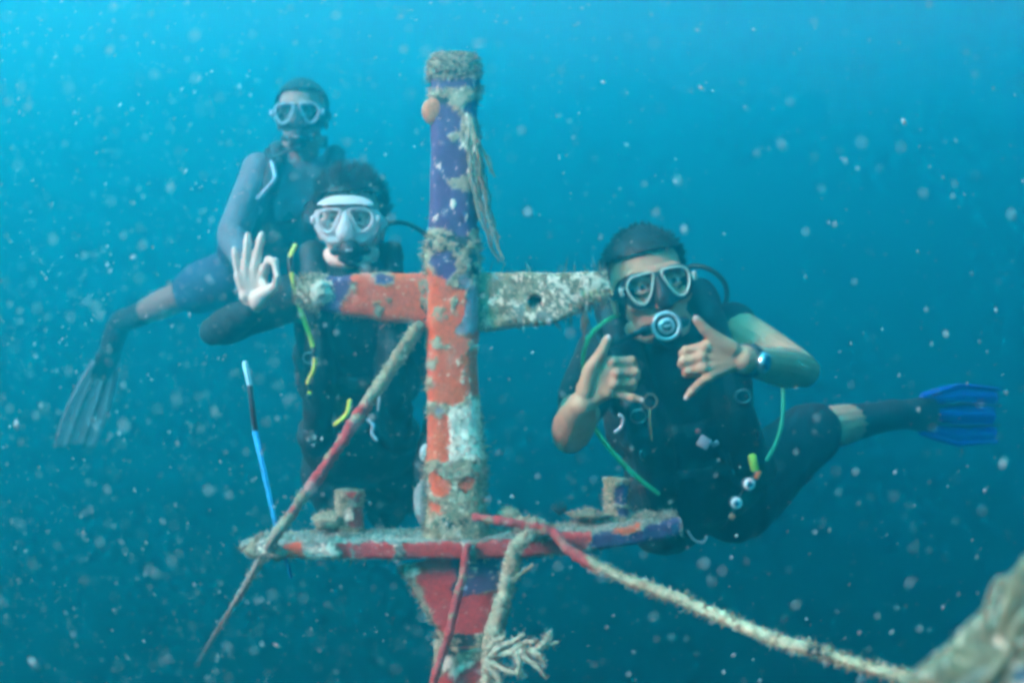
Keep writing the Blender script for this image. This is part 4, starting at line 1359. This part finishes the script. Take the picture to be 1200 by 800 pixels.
def suit2(mb_, g):
    torso(mb_, pel, nek, side, .92, g, female=True)
    for s_ in (sL, sR):
        mb_.ell(s_, np.array((.05, .05, .05)) + g)
        mb_.loft([Vector(nek).lerp(s_, .15) + Vector((0, 0, -.012)), Vector(nek).lerp(s_, .6), s_], np.array((.046, .044, .046)) + g, n=14)
    for s_, e_, w_, f_ in ((sL, elL, wrL, 1), (sR, elR, wrR, 1)):
        limb(mb_, [s_, s_.lerp(e_, .35), s_.lerp(e_, .75), e_], [.046, .043, .037, .031], g)
        limb(mb_, [e_, e_.lerp(w_, .3), e_.lerp(w_, .75), e_.lerp(w_, .96)], [.030, .036, .030, .026], g)
    for kn, an, s_ in ((knA, anA, -1), (knB, anB, 1)):
        hip = pel + side.normalized() * .08 * s_ + Vector((0, .03, -.01))
        limb(mb_, [hip, hip.lerp(kn, .4), hip.lerp(kn, .8), kn], [.085, .076, .060, .052], g)
        limb(mb_, [kn, kn.lerp(an, .3), kn.lerp(an, .7), an], [.050, .053, .041, .034], g)


b = MB()
suit2(b, -.008)
head_prims(b, M2, .95, True, neck=nek)
limb(b, [elL.lerp(wrL, .6), elL.lerp(wrL, .85), wrL], [.030, .026, .023])
hand(b, 1, 2.40, (295, 362, .012), [(309, 317), (299, 312), (288, 315), (280, 323)],
     [[(315, 305, -.014), (322, 307, -.030), (324, 320, -.038)], [(302, 296, -.002), (305, 283, -.002), (307, 275, .0)], [(289, 298, -.002), (290, 284, -.002), (290.5, 275.5, .0)], [(277, 309, -.002), (275.5, 299, -.002), (274.5, 292, .0)]],
     [(301, 350, -.004), (314, 342, -.016), (324, 334, -.030), (325, 324, -.042)], rk=.0128, rf=.0094)
hd = [P(496, 568, 2.70), P(492, 590, 2.69), P(494, 604, 2.68)]
part('body', remesh(b, 0.0029, 3), M_SKIN_PALE, d2)
eyes(M2, .95, d2, (0.10, 0.06, 0.03))
hair(M2, .95, d2, 9, .034, .65, 2800, thick=.010, rad=.0016, line0=.34)
mask(M2, 1.0 / 1.0, d2, 'white')
regulator(M2, .95, d2, 'small', [(412, 308, 2.43), (430, 318, 2.45), (448, 322, 2.52), (464, 318, 2.62), (474, 322, 2.74)], c=(.012, -.122, -.076))
b = MB()
suit2(b, .006)
b.loft([nek + Vector((0, 0, -.03)), nek + Vector((0, -.03, .025)), nek + Vector((0, -.055, .055))], [.08, .070, .062], n=18)
part('wetsuit', wrinkle(remesh(b, .0060, 3), .008, 17, 17), M_NEO, d2)
vest(d2, pel, nek, side, frn, .90, sL, sR, seed=13)
tank(d2, pel, nek, frn, 1, side)
hose(d2, [(346, 288, 2.50), (340, 304, 2.48), (344, 332, 2.46), (352, 362, 2.45), (361, 388, 2.45), (368, 412, 2.45), (368, 432, 2.45), (361, 448, 2.46), (363, 460, 2.46)], .0054, M_YEL, 'inflator_hose', n=90, bands=((.13, .20), (.60, .66), (.90, .96)))
hose(d2, [(446, 268, 2.66), (456, 262, 2.62), (472, 261, 2.60), (488, 267, 2.58), (502, 280, 2.58), (508, 305, 2.66)], .0055, M_RUB, 'regulator_hose', n=40)
hose(d2, [(410, 470, 2.44), (408, 482, 2.44), (402, 490, 2.44), (393, 497, 2.45)], .0058, M_YEL, 'gauge_hose', n=30)
part('clip_hook', MB().loft(cr([P(432, 492, 2.43), P(437, 498, 2.43), P(436, 508, 2.43), P(441, 515, 2.43)], 24), .0042, n=8), M_RIMB, d2)
part('steel_clip', MB().loft([P(445, 462, 2.44), P(444, 472, 2.44), P(443, 480, 2.44)], [.0028, .003, .0028], n=8), M_CHROME, d2)
for kn, an in ((knA, anA), (knB, anB)):
    bt = MB()
    limb(bt, [kn.lerp(an, .7), an, an + (an - kn).normalized() * .07], [.045, .043, .04])
    part('boot', remesh(bt, .009, 3), M_NEO, d2)
    fin(d2, an + Vector((0, .05, 0)), an + Vector((0, .45, -.10)), (1, 0, 0), .95, M_RUB)

# ---------------- far diver upper left
d1 = thing('person', 'hazy diver floating behind at the upper left with legs trailing to the left', 'person', P(300, 310, 3.85), 'divers around the cross')
M1 = headM(P(354, 138, 3.58), yaw=2, pitch=2, roll=2)
pel, nek = P(305, 318, 3.88), P(354, 196, 3.66)
sL, sR = P(304, 202, 3.62), P(408, 208, 3.66)
side = sR - sL
frn = side.cross(nek - pel).normalized()
if frn.y > 0:
    frn = -frn
elL, wrL = P(272, 276, 3.52), P(300, 330, 3.40)
elR, wrR = P(432, 290, 3.56), P(420, 350, 3.42)
knA, anA = P(214, 346, 4.12), P(142, 378, 4.42)
knB, anB = P(352, 360, 4.20), P(395, 350, 4.52)
b = MB()
torso(b, pel, nek, side, .96, -.016)
for s_ in (sL, sR):
    b.ell(s_, (.055, .055, .055))
    b.loft([Vector(nek).lerp(s_, .15), Vector(nek).lerp(s_, .6), s_], [.05, .046, .050], n=14)
for s_, e_, w_ in ((sL, elL, wrL), (sR, elR, wrR)):
    limb(b, [s_, s_.lerp(e_, .35), s_.lerp(e_, .75), e_], [.052, .049, .043, .040])
    limb(b, [e_, e_.lerp(w_, .3), e_.lerp(w_, .75), w_], [.039, .041, .031, .026])
for kn, an, s_ in ((knA, anA, -1), (knB, anB, 1)):
    hip = pel + side.normalized() * .085 * s_ + Vector((0, .02, -.01))
    limb(b, [hip, hip.lerp(kn, .4), hip.lerp(kn, .8), kn], [.088, .080, .064, .056])
    limb(b, [kn, kn.lerp(an, .3), kn.lerp(an, .7), an], [.053, .056, .043, .036])
head_prims(b, M1, neck=nek)
for w_, sgn in ((wrL, 1), (wrR, -1)):
    f_ = Vector((.03 * sgn, -.05, -.06)).normalized()
    t_ = Vector((sgn, -.2, .2)).normalized()
    for i, ln in enumerate((.165, .175, .165, .14)):
        o0 = w_ + t_ * (.026 - .018 * i)
        b.loft([w_, o0 + f_ * .085, o0 + f_ * (ln - .03) + Vector((0, .006, 0)), o0 + f_ * ln + Vector((0, .022, 0))], [.017, .012, .009, .007], n=10)
    b.loft([w_ + f_ * .02, w_ + f_ * .05 + t_ * .04, w_ + f_ * .095 + t_ * .055], [.016, .011, .008], n=10)
part('body', remesh(b, 0.0045, 3), M_SKIN_MID, d1)
eyes(M1, 1, d1, (0.03, 0.015, 0.008))
hair(M1, 1, d1, 15, .014, .0, 1200, thick=.008)
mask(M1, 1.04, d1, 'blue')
regulator(M1, 1.0, d1, 'dark', [(352, 172, 3.44), (336, 178, 3.44), (318, 186, 3.48), (312, 176, 3.62), (330, 170, 3.78)])
b = MB()
torso(b, pel, nek, side, .96, .006, 1, 7)
for s_, e_, w_ in ((sL, elL, wrL), (sR, elR, wrR)):
    b.ell(s_, (.062, .062, .062))
    b.loft([Vector(nek).lerp(s_, .15), Vector(nek).lerp(s_, .6), s_], [.056, .052, .056], n=14)
    limb(b, [s_, s_.lerp(e_, .35), s_.lerp(e_, .75), e_], [.053, .050, .044, .042], .006)
    limb(b, [e_, e_.lerp(w_, .3), e_.lerp(w_, .75), e_.lerp(w_, .95)], [.040, .042, .032, .028], .006)
part('rash_guard', wrinkle(remesh(b, .008, 4), .006, 13, 27), M_GREY, d1)
b = MB()
torso(b, pel, nek, side, .96, .012, 0, 4)
for kn, s_ in ((knA, -1), (knB, 1)):
    hip = pel + side.normalized() * .085 * s_ + Vector((0, .02, -.01))
    limb(b, [hip, hip.lerp(kn, .4), hip.lerp(kn, .75)], [.092, .088, .080], .010)
part('shorts', wrinkle(remesh(b, .009, 4), .008, 12, 29), M_BLUES, d1)
vest(d1, pel, nek, side, frn, .92, sL, sR, closed=False, seed=23)
tank(d1, pel, nek, frn, 1, side)
hose(d1, [(318, 190, 3.44), (322, 208, 3.40), (312, 222, 3.39), (303, 232, 3.40)], .0065, M_RIMB, 'inflator_hose', n=30)
for kn, an in ((knA, anA), (knB, anB)):
    bt = MB()
    dn = Vector((-.06, .03, -.11)) if an is anA else Vector((.03, .10, -.02))
    limb(bt, [kn.lerp(an, .55), kn.lerp(an, .85), an, an + dn * .8], [.050, .046, .048, .044])
    part('boot', remesh(bt, .010, 3), M_NEO, d1)
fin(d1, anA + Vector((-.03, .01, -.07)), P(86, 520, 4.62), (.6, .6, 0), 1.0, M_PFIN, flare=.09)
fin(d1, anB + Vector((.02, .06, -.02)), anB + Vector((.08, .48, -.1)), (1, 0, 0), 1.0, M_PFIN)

# ------------------------------------------------------------------ marine snow drifting in the water
sn = MB()
octv = np.array([(1, 0, 0), (-1, 0, 0), (0, 1, 0), (0, -1, 0), (0, 0, 1), (0, 0, -1)], float)
octf = [(0, 2, 4), (2, 1, 4), (1, 3, 4), (3, 0, 4), (2, 0, 5), (1, 2, 5), (3, 1, 5), (0, 3, 5)]
rg = np.random.default_rng(77)
cnt = 0
while cnt < 13500:
    d = 0.72 + 2.8 * rg.random() ** 1.0
    px = rg.uniform(-300, 1500)
    py = rg.uniform(-200, 1000)
    w = 0.14 + 0.86 * np.clip((820 - px) / 820, 0, 1) ** 0.8 + 0.15 * (py > 400)
    if rg.random() > w:
        continue
    cnt += 1
    big = rg.random()
    r = 0.00055 + 0.0016 * rg.random() ** 2.5 + (0.0026 * rg.random() if big > 0.982 else 0)
    ex, ez = px - 600, 400 - py
    rad_ = math.hypot(ex, ez)
    if rg.random() < np.clip((rad_ - 120) / 320, 0.15, 0.85):
        # lens smear put into the flakes' shape, drawn out round the view axis
        ax_ = unit((-ez + rg.normal(0, 60), rg.normal(0, 150), ex + rg.normal(0, 60)))
        el = 1 + rg.uniform(.6, 2.6) * np.clip(rad_ / 600, .3, 1)
    else:
        ax_ = unit(rg.normal(0, 1, 3))
        el = rg.uniform(1, 1.6)
    b1 = unit(np.cross(ax_, rg.normal(0, 1, 3)))
    A = np.stack([ax_, b1, np.cross(ax_, b1)], 1)
    sc = np.array((el, rg.uniform(.6, 1), rg.uniform(.6, 1.2))) / el ** 0.35
    v_ = (octv * sc * rg.uniform(.75, 1.25, (6, 1))) @ A.T * r
    sn.add(v_ + np.array(P(px, py, d)), octf, np.array((.92, .95, .92)) * rg.uniform(.55, 1.0))
snow = solo('marine_snow', sn, pmat('marine_snow', tint=True, rough=.8, var=.1, scale=300, bump=0, trans=.45), kind='stuff')
snow['label'] = 'pale specks of marine snow drifting in the water'
